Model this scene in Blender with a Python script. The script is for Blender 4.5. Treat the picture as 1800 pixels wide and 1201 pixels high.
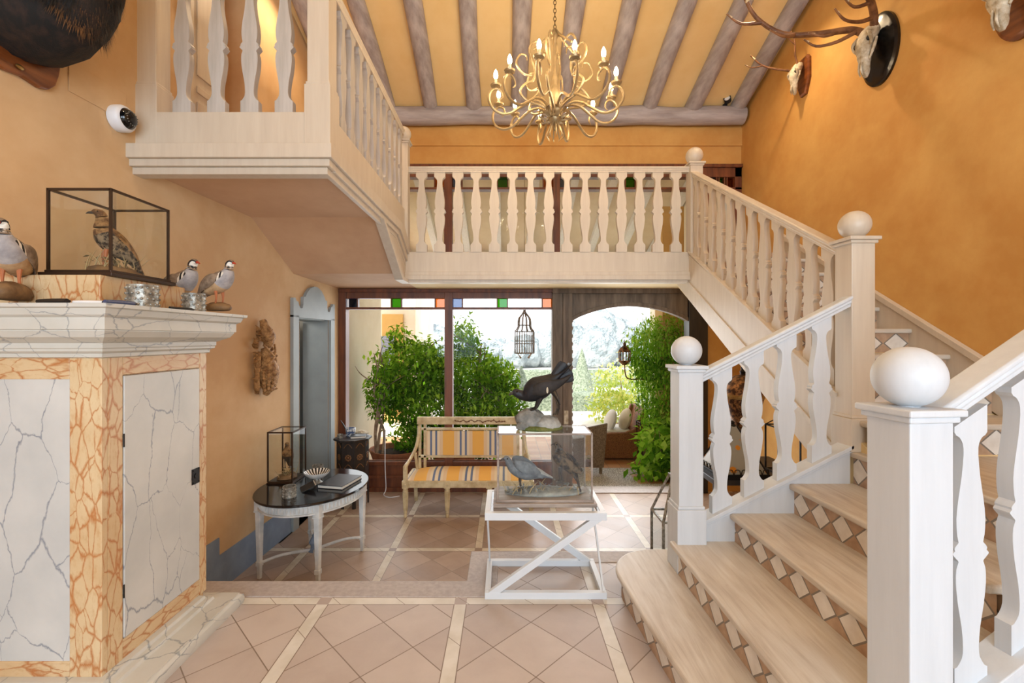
import bpy, bmesh, math, random
from mathutils import Vector, Matrix
R = math.radians
random.seed(7)
for o in list(bpy.data.objects): bpy.data.objects.remove(o)
SC = bpy.context.scene
COL = SC.collection

# ------------------------------------------------------------------ camera, sky, sun, room light
EYE = 1.57
cd = bpy.data.cameras.new('camera'); cam = bpy.data.objects.new('camera', cd); COL.objects.link(cam)
cam.location = (0, 0, EYE); cam.rotation_euler = (R(90), 0, 0)
cd.sensor_width = 36; cd.lens = 16.0; cd.shift_x = 12/1800; cd.shift_y = -5.5/1800; cd.clip_start = .05; cd.clip_end = 300
SC.camera = cam
vs = SC.view_settings
SC.display_settings.display_device = 'sRGB'
vs.view_transform = 'Standard'; vs.look = 'None'; vs.exposure = 0.28; vs.gamma = 1.0; vs.use_curve_mapping = False
W = bpy.data.worlds.new('sky'); SC.world = W; W.use_nodes = True
bg = W.node_tree.nodes['Background']; bg.inputs[0].default_value = (.93, .96, 1, 1); bg.inputs[1].default_value = 2.3

def light(name, typ, loc, energy, color=(1, 1, 1), rot=(0, 0, 0), size=None, size_y=None, radius=None, spot=None):
    l = bpy.data.lights.new(name, typ); l.energy = energy; l.color = color
    if typ == 'AREA':
        l.shape = 'RECTANGLE'; l.size = size; l.size_y = size_y or size
    if radius is not None: l.shadow_soft_size = radius
    if spot: l.spot_size = R(spot); l.spot_blend = .8
    o = bpy.data.objects.new(name, l); COL.objects.link(o); o.location = loc; o.rotation_euler = rot
    return o
s = light('sun', 'SUN', (0, 0, 20), 7.5, (1, .96, .88), (R(48), R(-8), R(-35)))
s.data.angle = R(1.5)
# area lamps added before the solid rear wall, standing in for unseen daylight
light('rear_daylight_fill', 'AREA', (1.4, -3.7, 2.2), 260, (.68, .84, 1), (R(90), 0, 0), 3.2, 3.0)
light('rear_daylight_fill', 'AREA', (-1.7, -3.7, 2.0), 85, (.68, .84, 1), (R(90), 0, 0), 1.4, 2.2)
# daylight through the glazed wall at the far end
light('garden_daylight', 'AREA', (-.3, 6.5, 1.2), 50, (.9, .95, 1), (R(-90), 0, 0), 4.0, 2.0)
light('garden_daylight', 'AREA', (1.65, 6.4, .75), 26, (.92, .96, 1), (R(-90), 0, 0), 1.3, 2.1)
WARM = (1, .74, .46)
# warm ceiling downlights set between the rafters
for (x, y) in ((2.55, 4.6), (2.5, 2.6), (-1.9, 4.4), (.1, 1.0), (1.7, .2), (-1.8, 1.2)):
    z = 4.63 + .385*(6.05 - max(y, 0)) - .12
    light('downlight_lamp', 'SPOT', (x, y, z), 72, WARM, (0, 0, 0), radius=.04, spot=130)

light('passage_fill', 'POINT', (-3.0, 5.3, 1.9), 9, (1, .95, .88), radius=.1)  # added fill without a fitting, brightens the dim passage and door leaf
# ------------------------------------------------------------------ mesh builder
def cr(pts, n=4):
    """Catmull-Rom through tuples of any width"""
    P = [tuple(p) for p in pts]; out = []
    for i in range(len(P) - 1):
        a = P[max(i-1, 0)]; b = P[i]; c = P[i+1]; d = P[min(i+2, len(P)-1)]
        for k in range(n):
            t = k/n
            out.append(tuple(.5*((2*b[j]) + (-a[j]+c[j])*t + (2*a[j]-5*b[j]+4*c[j]-d[j])*t*t + (-a[j]+3*b[j]-3*c[j]+d[j])*t**3) for j in range(len(b))))
    out.append(P[-1]); return out

class MB:
    def __init__(s): s.v = []; s.f = []; s.m = []; s.uv = None
    def add(s, vs, fs, mi=0, T=None):
        b = len(s.v)
        s.v += [tuple(T @ Vector(v)) if T is not None else tuple(v) for v in vs]
        for k, f in enumerate(fs):
            s.f.append(tuple(b+i for i in f)); s.m.append(mi if isinstance(mi, int) else mi[k])
        return s
    def box(s, x0, x1, y0, y1, z0, z1, mi=0, T=None):
        vs = [(x0,y0,z0),(x1,y0,z0),(x1,y1,z0),(x0,y1,z0),(x0,y0,z1),(x1,y0,z1),(x1,y1,z1),(x0,y1,z1)]
        return s.add(vs, [(0,3,2,1),(4,5,6,7),(0,1,5,4),(1,2,6,5),(2,3,7,6),(3,0,4,7)], mi, T)
    def prism(s, poly, a0, a1, axis='y', mi=0, T=None):
        def mk(p, a): return {'x': (a, p[0], p[1]), 'y': (p[0], a, p[1]), 'z': (p[0], p[1], a)}[axis]
        n = len(poly)
        vs = [mk(p, a0) for p in poly] + [mk(p, a1) for p in poly]
        fs = [tuple(range(n)), tuple(range(2*n-1, n-1, -1))] + [(i, (i+1) % n, n+(i+1) % n, n+i) for i in range(n)]
        return s.add(vs, fs, mi, T)
    def lathe(s, prof, n=24, c=(0,0,0), sx=1, sy=1, mi=0, T=None, cap=True, rot=0):
        vs = []; fs = []; m = len(prof)
        for (r, z) in prof:
            for k in range(n):
                a = 2*math.pi*k/n + rot
                vs.append((c[0]+r*math.cos(a)*sx, c[1]+r*math.sin(a)*sy, c[2]+z))
        for i in range(m-1):
            for k in range(n):
                k2 = (k+1) % n; fs.append((i*n+k, i*n+k2, (i+1)*n+k2, (i+1)*n+k))
        if cap:
            if prof[0][0] > 1e-5: fs.append(tuple(range(n-1, -1, -1)))
            if prof[-1][0] > 1e-5: fs.append(tuple((m-1)*n+k for k in range(n)))
        return s.add(vs, fs, mi, T)
    def loft(s, pts, n=10, sub=3, mi=0, T=None, up=(0,0,1), cap=True, fn=None, jit=0):
        """pts: (x,y,z,rw,rh); ellipse rings along the path"""
        P = cr(pts, sub) if sub > 1 else [tuple(p) for p in pts]
        m = len(P); vs = []; fs = []; ms = []
        for i, p in enumerate(P):
            a = Vector(P[max(i-1, 0)][:3]); b = Vector(P[min(i+1, m-1)][:3]); d = b-a
            if d.length < 1e-9: d = Vector((0,0,1))
            d.normalize(); u = Vector(up)
            if abs(d.dot(u)) > .97: u = Vector((1,0,0)) if abs(d.x) < .9 else Vector((0,1,0))
            sd = d.cross(u).normalized(); u2 = sd.cross(d).normalized()
            for k in range(n):
                t = 2*math.pi*k/n; j = 1 + (random.uniform(-jit, jit) if jit else 0)
                v = Vector(p[:3]) + sd*math.cos(t)*max(p[3], 1e-4)*j + u2*math.sin(t)*max(p[4], 1e-4)*j
                vs.append(tuple(v))
        for i in range(m-1):
            for k in range(n):
                k2 = (k+1) % n; fs.append((i*n+k, i*n+k2, (i+1)*n+k2, (i+1)*n+k))
                ms.append(fn(i/(m-1), (k+.5)/n) if fn else mi)
        if cap:
            fs.append(tuple(range(n-1, -1, -1))); ms.append(fn(0, .25) if fn else mi)
            fs.append(tuple((m-1)*n+k for k in range(n))); ms.append(fn(1, .25) if fn else mi)
        return s.add(vs, fs, ms, T)
    def tube(s, pts, r, n=8, sub=4, mi=0, T=None, cap=True):
        rr = r if isinstance(r, (list, tuple)) else [r]*len(pts)
        # parallel transport so that tubes never pinch
        P = cr([(p[0], p[1], p[2], q) for p, q in zip(pts, rr)], sub) if sub > 1 else [(p[0], p[1], p[2], q) for p, q in zip(pts, rr)]
        m = len(P); vs = []; fs = []; u = None
        for i, p in enumerate(P):
            d = Vector(P[min(i+1, m-1)][:3]) - Vector(P[max(i-1, 0)][:3])
            if d.length < 1e-9: d = Vector((0,0,1))
            d.normalize()
            if u is None: u = d.orthogonal().normalized()
            u = (u - d*u.dot(d))
            if u.length < 1e-6: u = d.orthogonal()
            u.normalize(); w = d.cross(u)
            for k in range(n):
                t = 2*math.pi*k/n; vs.append(tuple(Vector(p[:3]) + (u*math.cos(t) + w*math.sin(t))*p[3]))
        for i in range(m-1):
            for k in range(n):
                k2 = (k+1) % n; fs.append((i*n+k, i*n+k2, (i+1)*n+k2, (i+1)*n+k))
        if cap: fs.append(tuple(range(n-1, -1, -1))); fs.append(tuple((m-1)*n+k for k in range(n)))
        return s.add(vs, fs, mi, T)
    def ball(s, c, rx, ry=None, rz=None, n=16, m=10, mi=0, T=None, jit=0):
        ry = ry or rx; rz = rz or rx; vs = []; fs = []
        vs.append((c[0], c[1], c[2]-rz))
        for i in range(1, m):
            a = math.pi*i/m
            for k in range(n):
                t = 2*math.pi*k/n; j = 1 + (random.uniform(-jit, jit) if jit else 0)
                vs.append((c[0]+rx*math.sin(a)*math.cos(t)*j, c[1]+ry*math.sin(a)*math.sin(t)*j, c[2]-rz*math.cos(a)*j))
        vs.append((c[0], c[1], c[2]+rz)); top = len(vs)-1
        for k in range(n):
            k2 = (k+1) % n
            fs.append((0, 1+k2, 1+k)); fs.append((top, 1+(m-2)*n+k, 1+(m-2)*n+k2))
            for i in range(m-2): fs.append((1+i*n+k, 1+i*n+k2, 1+(i+1)*n+k2, 1+(i+1)*n+k))
        return s.add(vs, fs, mi, T)
    def bar(s, a, b, w, h, mi=0, up=(0,0,1), T=None):
        """rectangular bar from a to b, w sideways, h along up"""
        a = Vector(a); b = Vector(b); d = (b-a).normalized(); u = Vector(up)
        sd = d.cross(u)
        if sd.length < 1e-4: sd = d.cross(Vector((0,1,0)))
        sd.normalize(); u2 = sd.cross(d).normalized(); vs = []
        for p in (a, b):
            for (i, j) in ((-1,-1),(1,-1),(1,1),(-1,1)): vs.append(tuple(p + sd*i*w/2 + u2*j*h/2))
        return s.add(vs, [(0,1,2,3),(7,6,5,4),(0,4,5,1),(1,5,6,2),(2,6,7,3),(3,7,4,0)], mi, T)

def root_off(o):
    v = Vector((0,0,0))
    while o is not None: v += o.location; o = o.parent
    return v

def part(name, mb, mats, parent=None, bevel=0, smooth=False, ang=35, seg=2, kind=None, label=None, org=None, disp=None, sub=0):
    if not isinstance(mats, (list, tuple)): mats = [mats]
    off = root_off(parent) if parent is not None else Vector((0,0,0))
    o_loc = Vector(org) if org is not None else None
    sh = off + (o_loc - off if (o_loc is not None) else Vector((0,0,0)))
    if o_loc is not None: sh = o_loc
    me = bpy.data.meshes.new(name)
    me.from_pydata([tuple(Vector(v) - sh) for v in mb.v], [], mb.f)
    for m in mats: me.materials.append(m)
    me.polygons.foreach_set('material_index', mb.m)
    if mb.uv is not None:
        ul = me.uv_layers.new(name='UVMap')
        for p in me.polygons:
            for li in p.loop_indices:
                ul.data[li].uv = mb.uv[me.loops[li].vertex_index]
    b = bmesh.new(); b.from_mesh(me); bmesh.ops.recalc_face_normals(b, faces=b.faces); b.to_mesh(me); b.free()
    if smooth:
        me.polygons.foreach_set('use_smooth', [True]*len(me.polygons)); me.set_sharp_from_angle(angle=R(ang))
    me.update()
    o = bpy.data.objects.new(name, me); COL.objects.link(o)
    if parent is not None: o.parent = parent; o.location = (o_loc - off) if o_loc is not None else (0,0,0)
    elif o_loc is not None: o.location = o_loc
    if sub:
        md = o.modifiers.new('sub', 'SUBSURF'); md.levels = sub; md.render_levels = sub
    if disp:
        t = bpy.data.textures.new(name, 'CLOUDS'); t.noise_scale = disp[1]
        md = o.modifiers.new('disp', 'DISPLACE'); md.texture = t; md.strength = disp[0]; md.mid_level = .5
    if bevel:
        md = o.modifiers.new('bevel', 'BEVEL'); md.width = bevel; md.segments = seg; md.limit_method = 'ANGLE'; md.angle_limit = R(30)
    if kind: o['kind'] = kind
    if label: o['label'] = label
    return o
def struct(name, mb, mats, **k): return part(name, mb, mats, None, kind='structure', **k)
def tag(o, label, cat, group=None, kind=None):
    o['label'] = label; o['category'] = cat
    if group: o['group'] = group
    if kind: o['kind'] = kind
    return o
def thing(name, label, cat, loc=(0,0,0), group=None, rz=0):
    o = bpy.data.objects.new(name, None); COL.objects.link(o); o.location = loc; o.rotation_euler = (0,0,rz)
    o.empty_display_size = .1
    return tag(o, label, cat, group)
def copy_tree(o, parent=None):
    c = o.copy(); COL.objects.link(c)
    if parent is not None: c.parent = parent
    for ch in list(o.children): copy_tree(ch, c)
    return c

# ------------------------------------------------------------------ materials
def lin(c):
    f = lambda x: (x/255/12.92) if x/255 <= .04045 else ((x/255+.055)/1.055)**2.4
    return (f(c[0]), f(c[1]), f(c[2]), 1)
class NT:
    def __init__(s, name):
        s.mat = bpy.data.materials.new(name); s.mat.use_nodes = True; s.t = s.mat.node_tree
        s.b = s.t.nodes['Principled BSDF']; s.out = s.t.nodes['Material Output']
    def n(s, typ, **k):
        o = s.t.nodes.new(typ)
        for a, v in k.items(): setattr(o, a, v)
        return o
    def put(s, sock, v):
        if hasattr(v, 'is_linked') or isinstance(v, bpy.types.NodeSocket): s.t.links.new(v, sock)
        else: sock.default_value = v
    def m(s, op, a, b=0.0, c=None):
        o = s.n('ShaderNodeMath', operation=op); s.put(o.inputs[0], a); s.put(o.inputs[1], b)
        if c is not None: s.put(o.inputs[2], c)
        return o.outputs[0]
    def mix(s, f, a, b):
        o = s.n('ShaderNodeMix', data_type='RGBA'); s.put(o.inputs[0], f); s.put(o.inputs[6], a); s.put(o.inputs[7], b)
        return o.outputs[2]
    def coord(s, kind='Object', scale=(1,1,1)):
        tc = s.n('ShaderNodeTexCoord'); mp = s.n('ShaderNodeMapping'); s.t.links.new(tc.outputs[kind], mp.inputs[0])
        mp.inputs['Scale'].default_value = scale; return mp.outputs[0]
    def noise(s, vec, scale=5, detail=4, rough=.55, dist=0):
        o = s.n('ShaderNodeTexNoise'); s.t.links.new(vec, o.inputs['Vector']); o.inputs['Scale'].default_value = scale
        o.inputs['Detail'].default_value = detail; o.inputs['Roughness'].default_value = rough; o.inputs['Distortion'].default_value = dist
        return o
    def ramp(s, f, stops):
        o = s.n('ShaderNodeValToRGB'); s.put(o.inputs[0], f); e = o.color_ramp.elements
        while len(e) < len(stops): e.new(.5)
        for i, (p, c) in enumerate(stops): e[i].position = p; e[i].color = c
        return o.outputs[0]
    def bump(s, h, strength=.2, dist=.01):
        o = s.n('ShaderNodeBump'); s.put(o.inputs['Height'], h); o.inputs['Strength'].default_value = strength; o.inputs['Distance'].default_value = dist
        s.t.links.new(o.outputs[0], s.b.inputs['Normal'])
    def fin(s, col=None, rough=.5, metal=0, spec=None):
        if col is not None: s.put(s.b.inputs['Base Color'], col)
        s.put(s.b.inputs['Roughness'], rough); s.b.inputs['Metallic'].default_value = metal
        if spec is not None: s.b.inputs['Specular IOR Level'].default_value = spec
        return s.mat
def plain(name, c, rough=.5, metal=0, spec=None): return NT(name).fin(lin(c), rough, metal, spec)
def mottled(name, c1, c2, scale=3, rough=.6, bump=.1, bscale=40, stretch=(1,1,1), metal=0, detail=5, lo=.35, hi=.65, coord='Object', dist=0, bd=.005):
    t = NT(name); v = t.coord(coord, stretch); n = t.noise(v, scale, detail, .6, dist)
    col = t.ramp(n.outputs[0], [(lo, lin(c1)), (hi, lin(c2))])
    if bump: t.bump(t.noise(v, bscale, 4).outputs[0], bump, bd)
    return t.fin(col, rough, metal)
def emit(name, c, st):
    t = NT(name); t.b.inputs['Emission Color'].default_value = c; t.b.inputs['Emission Strength'].default_value = st; return t.fin((0,0,0,1), .5)
def glass(name, tint=(1,1,1,1), refl=1.0, ior=1.45, rough=.0):
    t = NT(name); t.t.nodes.remove(t.b)
    tr = t.n('ShaderNodeBsdfTransparent'); tr.inputs[0].default_value = tint
    gl = t.n('ShaderNodeBsdfGlossy'); gl.inputs['Roughness'].default_value = rough
    fr = t.n('ShaderNodeFresnel'); fr.inputs[0].default_value = ior
    ge = t.n('ShaderNodeNewGeometry'); mx = t.n('ShaderNodeMixShader'); t.t.links.new(t.m('MULTIPLY', t.m('MULTIPLY', fr.outputs[0], refl), t.m('SUBTRACT', 1.0, ge.outputs['Backfacing'])), mx.inputs[0])
    t.t.links.new(tr.outputs[0], mx.inputs[1]); t.t.links.new(gl.outputs[0], mx.inputs[2]); t.t.links.new(mx.outputs[0], t.out.inputs[0])
    return t.mat
def stained(name, c):
    q = lin(c); return glass(name, (q[0]**.75, q[1]**.75, q[2]**.75, 1), .8)

WALL = (222, 166, 92)
def plaster(name, c1, c2, rough=.75):
    t = NT(name); v = t.coord('Object'); n1 = t.noise(v, .9, 6, .6, .4); n2 = t.noise(v, 6, 5, .6)
    f = t.m('ADD', t.m('MULTIPLY', n1.outputs[0], .75), t.m('MULTIPLY', n2.outputs[0], .25))
    t.bump(t.noise(v, 9, 6).outputs[0], .12, .01)
    return t.fin(t.ramp(f, [(.38, lin(c1)), (.62, lin(c2))]), rough)
m_wall = plaster('ochre_plaster', (200, 144, 72), (218, 170, 96))
m_wall_pale = plaster('pale_plaster', (206, 198, 184), (216, 208, 194))
m_wall_l = plaster('peach_plaster', (200, 160, 114), (216, 182, 138))
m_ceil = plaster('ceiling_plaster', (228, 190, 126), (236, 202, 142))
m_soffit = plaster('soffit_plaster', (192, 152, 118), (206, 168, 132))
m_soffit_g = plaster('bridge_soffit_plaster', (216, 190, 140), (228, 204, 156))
m_blue = mottled('blue_grey_paint', (118, 134, 156), (136, 152, 172), 4, .5, .05)
m_doorblue = mottled('pale_blue_grey_paint', (146, 152, 152), (156, 163, 163), 3, .5, .03)
def wood_white(name, c1, c2, axis=2, rough=.45):
    st = [14, 14, 14]; st[axis] = 1.2
    return mottled(name, c1, c2, 1.6, rough, .06, 9, tuple(st), lo=.3, hi=.7)
m_white = wood_white('white_painted_wood', (200, 203, 206), (209, 212, 215))
m_white_dim = wood_white('dim_lit_white_wood', (168, 160, 150), (194, 186, 178))  # white paint greyed: the balcony's dimmer daylight is put into the colour
m_cream_lit = wood_white('cream_and_warm_lit_wood', (196, 180, 160), (206, 192, 172))  # cream doors; elsewhere white paint with warm light put into its colour
m_beam = mottled('grey_limed_timber', (138, 126, 122), (196, 186, 182), 2.2, .7, .5, 14, (6, .9, 6), lo=.25, hi=.75)
m_beamx = mottled('grey_limed_timber_across', (138, 126, 122), (196, 186, 182), 2.2, .7, .5, 14, (.9, 6, 6), lo=.25, hi=.75)
def tread_mat(name, stretch):
    t = NT(name); v = t.coord('Object', stretch); n = t.noise(v, 3.2, 8, .65, .6); n2 = t.noise(t.coord('Object'), 1.7, 3)
    f = t.m('ADD', t.m('MULTIPLY', n.outputs[0], .6), t.m('MULTIPLY', n2.outputs[0], .4))
    t.bump(n.outputs[0], .12, .004)
    return t.fin(t.ramp(f, [(.36, lin((178, 162, 144))), (.5, lin((200, 188, 172))), (.66, lin((214, 206, 194)))]), .42)
m_tread1 = tread_mat('limed_oak_tread', (9, .8, 9)); m_tread2 = tread_mat('limed_oak_tread_upper', (.8, 9, 9))
m_darkwood = mottled('dark_brown_timber', (84, 42, 20), (122, 66, 32), 2, .45, .2, 20, (8, 8, .8))
m_greywood = mottled('weathered_grey_brown_timber', (84, 70, 56), (124, 106, 88), 2, .65, .4, 16, (7, 7, .8))
m_blackwood = mottled('near_black_timber', (30, 24, 22), (50, 40, 34), 2, .4, .1, 20, (8, 8, 1))

def floor_mat(name, x0, y0, S, tile1, tile2, strip1, strip2, rough=.38):
    t = NT(name); g = t.n('ShaderNodeNewGeometry'); sp = t.n('ShaderNodeSeparateXYZ'); t.t.links.new(g.outputs['Position'], sp.inputs[0])
    u = t.m('DIVIDE', t.m('SUBTRACT', sp.outputs[0], x0), S); v = t.m('DIVIDE', t.m('SUBTRACT', sp.outputs[1], y0), S)
    dn = lambda a: t.m('ABSOLUTE', t.m('SUBTRACT', t.m('FRACT', t.m('ADD', a, 100.5)), .5))
    du = t.m('MULTIPLY', dn(u), S); dv = t.m('MULTIPLY', dn(v), S); dm = t.m('MINIMUM', du, dv)
    strip = t.m('LESS_THAN', dm, .036)
    both = t.m('LESS_THAN', t.m('MAXIMUM', du, dv), .036)
    a = t.m('MULTIPLY', t.m('ADD', u, v), 2.0); b = t.m('MULTIPLY', t.m('SUBTRACT', u, v), 2.0)
    da = t.m('MULTIPLY', dn(t.m('ADD', a, .5)), S/2/1.414); db = t.m('MULTIPLY', dn(t.m('ADD', b, .5)), S/2/1.414)
    dd = t.m('MINIMUM', da, db)
    gd = t.m('MULTIPLY', t.m('LESS_THAN', dd, .0028), t.m('SUBTRACT', 1.0, strip))
    gs = t.m('LESS_THAN', t.m('ABSOLUTE', t.m('SUBTRACT', dm, .036)), .0026)
    # joints across the strips
    jl = t.m('FRACT', t.m('MULTIPLY', t.m('ADD', t.m('ADD', sp.outputs[0], sp.outputs[1]), 50.0), 2.63))
    gj = t.m('MULTIPLY', t.m('LESS_THAN', jl, .012), strip)
    gr = t.m('MAXIMUM', t.m('MAXIMUM', gd, gs), gj)
    cb = t.n('ShaderNodeCombineXYZ'); t.put(cb.inputs[0], t.m('FLOOR', t.m('SUBTRACT', a, .5))); t.put(cb.inputs[1], t.m('FLOOR', t.m('SUBTRACT', b, .5)))
    t.put(cb.inputs[2], t.m('FLOOR', u))
    wn = t.n('ShaderNodeTexWhiteNoise', noise_dimensions='3D'); t.t.links.new(cb.outputs[0], wn.inputs[0])
    nz = t.noise(g.outputs['Position'], 4.5, 6, .62, .3)
    f = t.m('ADD', t.m('MULTIPLY', wn.outputs[0], .35), t.m('MULTIPLY', nz.outputs[0], .65))
    tc = t.ramp(f, [(.28, lin(tile1)), (.68, lin(tile2))])
    sc = t.ramp(t.noise(g.outputs['Position'], 7, 5).outputs[0], [(.35, lin(strip1)), (.62, lin(strip2))])
    col = t.mix(strip, tc, sc); col = t.mix(both, col, lin(tile1))
    col = t.mix(gr, col, lin((132, 114, 98)))
    h = t.m('SUBTRACT', t.m('MULTIPLY', nz.outputs[0], .35), gr); t.bump(h, .5, .004)
    return t.fin(col, t.m('ADD', t.m('MULTIPLY', nz.outputs[0], .3), rough-.12))
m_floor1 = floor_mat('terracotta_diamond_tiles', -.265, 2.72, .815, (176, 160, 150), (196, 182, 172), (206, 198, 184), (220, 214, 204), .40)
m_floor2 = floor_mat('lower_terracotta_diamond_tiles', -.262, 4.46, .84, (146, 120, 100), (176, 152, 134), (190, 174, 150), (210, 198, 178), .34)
m_border = mottled('pinkish_stone_border', (166, 154, 148), (182, 172, 166), 30, .55, .3, 60)
def riser_mat():
    t = NT('diamond_tile_riser'); tc = t.n('ShaderNodeTexCoord'); sp = t.n('ShaderNodeSeparateXYZ'); t.t.links.new(tc.outputs['UV'], sp.inputs[0])
    u = t.m('ABSOLUTE', t.m('SUBTRACT', t.m('FRACT', sp.outputs[0]), .5)); v = t.m('ABSOLUTE', t.m('SUBTRACT', sp.outputs[1], .5))
    d = t.m('ADD', t.m('MULTIPLY', u, 2.0), t.m('MULTIPLY', v, 1.9))
    inn = t.m('LESS_THAN', d, .86); gr = t.m('MULTIPLY', t.m('LESS_THAN', d, 1.0), t.m('SUBTRACT', 1.0, inn))
    mid = t.m('MULTIPLY', t.m('LESS_THAN', v, .035), t.m('SUBTRACT', 1.0, t.m('LESS_THAN', d, 1.0)))
    n = t.noise(t.coord('Object'), 14, 5)
    a = t.ramp(n.outputs[0], [(.3, lin((160, 126, 98))), (.7, lin((192, 160, 130)))])
    b = t.ramp(n.outputs[0], [(.3, lin((214, 202, 188))), (.7, lin((232, 224, 212)))])
    c = t.mix(inn, a, b); c = t.mix(gr, c, lin((126, 116, 104)))
    t.bump(t.m('SUBTRACT', 1.0, gr), .4, .004)
    return t.fin(c, .5)
m_riser = riser_mat()
def veined(name, base1, base2, vein, scale=2.2, width=.018, stretch=(1,1,1), rough=.42, soft=.05, streak=None):
    t = NT(name); v0 = t.coord('Object', stretch); n = t.noise(v0, scale*1.3, 5, .6)
    va = t.n('ShaderNodeVectorMath', operation='MULTIPLY_ADD'); t.t.links.new(n.outputs[1], va.inputs[0]); va.inputs[1].default_value = (.45/scale,)*3; t.t.links.new(v0, va.inputs[2])
    vo = t.n('ShaderNodeTexVoronoi', feature='DISTANCE_TO_EDGE'); t.t.links.new(va.outputs[0], vo.inputs['Vector']); vo.inputs['Scale'].default_value = scale
    n2 = t.noise(v0, scale*.8, 3)
    w = t.m('MULTIPLY', t.m('MAXIMUM', t.m('SUBTRACT', n2.outputs[0], .30), .02), width*6)
    f = t.m('DIVIDE', vo.outputs[0], w)
    base = t.ramp(t.noise(t.coord('Object'), 2.5, 6).outputs[0], [(.35, lin(base1)), (.65, lin(base2))])
    fac = t.ramp(f, [(.0, (1,1,1,1)), (.35, (.6,.6,.6,1)), (1.0, (0,0,0,1))])
    col = t.mix(fac, base, lin(vein))
    if streak:
        s2 = t.noise(v0, scale*2.2, 6, .7); col = t.mix(t.ramp(s2.outputs[0], [(.5, (0,0,0,1)), (.75, (.6,.6,.6,1))]), col, lin(streak))
    t.bump(t.noise(v0, 12, 5).outputs[0], .08, .004)
    return t.fin(col, rough)
m_marble = veined('grey_veined_faux_marble', (186, 186, 182), (204, 202, 196), (128, 132, 140), 3.4, .0125, (1.6, 1.6, .75))
m_marble_c = veined('grey_veined_cornice', (188, 184, 172), (204, 200, 190), (140, 142, 142), 6, .016, (1, .8, 1.5))
m_orange = veined('orange_veined_faux_marble', (200, 168, 124), (214, 190, 150), (178, 112, 58), 15, .07, (1.5, 1.5, .6), streak=(184, 134, 80))
m_orange_h = veined('orange_veined_rail', (198, 164, 120), (212, 186, 146), (174, 108, 56), 15, .07, (.6, .6, 1.7), streak=(180, 128, 74))
m_gold = mottled('champagne_gilt_iron', (150, 128, 92), (196, 170, 124), 8, .38, .1, 30, metal=.55)
m_chain = plain('dark_bronze', (96, 74, 48), .4, .8)
m_bulb = emit('candle_bulb_glow', (1, .78, .48, 1), 26)
m_candle = plain('candle_sleeve', (214, 190, 150), .5)
m_pane = glass('window_glass', (1,1,1,1), .22)
m_case_glass = glass('display_case_glass', (.97,.985,.98,1), 1.0)
m_brass = mottled('aged_brass', (120, 92, 50), (180, 146, 90), 10, .35, .1, 40, metal=.85)
m_brass_l = mottled('lantern_brass', (84, 66, 40), (140, 114, 76), 10, .5, .1, 40, metal=.3)
m_brass_d = mottled('dark_engraved_brass', (60, 36, 18), (150, 104, 62), 26, .4, .5, 60, metal=.6, lo=.45, hi=.58)
m_iron = plain('dark_iron', (34, 30, 28), .45, .6)
m_case_br = plain('dark_bronze_frame', (62, 44, 30), .4, .5)
m_black = plain('black_gloss', (12, 11, 12), .22)
m_dark = plain('black_satin', (22, 21, 22), .45)
m_slate = mottled('black_marble_top', (14, 14, 16), (30, 30, 34), 9, .12, 0)
m_tgrey = mottled('distressed_grey_white_paint', (190, 192, 190), (222, 220, 214), 9, .5, .1)
m_bench = mottled('distressed_cream_gilt_paint', (176, 148, 104), (214, 194, 152), 9, .45, .12, 30, lo=.3, hi=.6)
m_rosewood = plain('dark_gilt_relief', (112, 74, 36), .5)
m_metalw = plain('white_lacquered_metal', (206, 208, 210), .35)
m_stonegr = mottled('grey_rock', (96, 96, 92), (170, 168, 160), 7, .85, .8, 25, bd=.02)
m_moss = mottled('mossy_turf', (70, 90, 34), (120, 118, 66), 30, .95, .8, 80, bd=.01)
m_silver = mottled('mercury_glass', (96, 92, 84), (176, 172, 160), 40, .3, .5, 60, metal=.35, bd=.006)
m_terra = mottled('terracotta', (130, 78, 48), (176, 112, 72), 6, .75, .3, 30)
m_soil = plain('dark_soil', (46, 34, 24), .95)
m_bark = mottled('pale_bark', (120, 98, 78), (168, 146, 120), 12, .85, .5, 40)
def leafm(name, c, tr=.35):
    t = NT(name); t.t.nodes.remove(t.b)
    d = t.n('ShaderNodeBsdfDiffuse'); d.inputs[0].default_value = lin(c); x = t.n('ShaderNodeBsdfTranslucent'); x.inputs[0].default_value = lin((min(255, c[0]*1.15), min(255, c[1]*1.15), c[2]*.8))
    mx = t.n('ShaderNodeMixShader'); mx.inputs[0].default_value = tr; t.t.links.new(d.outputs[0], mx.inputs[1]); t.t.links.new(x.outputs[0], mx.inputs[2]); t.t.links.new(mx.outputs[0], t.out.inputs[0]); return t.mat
m_leaf = [leafm('shaded_green_leaf', (74, 112, 34)), leafm('mid_green_leaf', (112, 160, 44)), leafm('sunlit_green_leaf', (168, 208, 72))]
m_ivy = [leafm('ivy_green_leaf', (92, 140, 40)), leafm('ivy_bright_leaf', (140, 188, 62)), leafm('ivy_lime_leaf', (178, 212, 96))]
m_hedge = mottled('clipped_box_hedge', (84, 98, 78), (150, 160, 140), 16, .95, 1, 40, bd=.05)
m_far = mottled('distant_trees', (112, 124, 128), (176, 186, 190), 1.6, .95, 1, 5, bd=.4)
m_gravel = mottled('pale_gravel', (206, 200, 188), (226, 222, 212), 20, .95, .2)
m_stucco = plaster('cream_stucco', (224, 208, 176), (236, 224, 198))
m_mustard = plaster('mustard_stucco', (206, 160, 84), (216, 172, 98))
m_shutter = plain('grey_shutter', (150, 156, 166), .6)
m_wicker = mottled('brown_wicker', (96, 56, 26), (170, 112, 62), 60, .6, 1, 90, (1, 1, 2), bd=.01)
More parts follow.
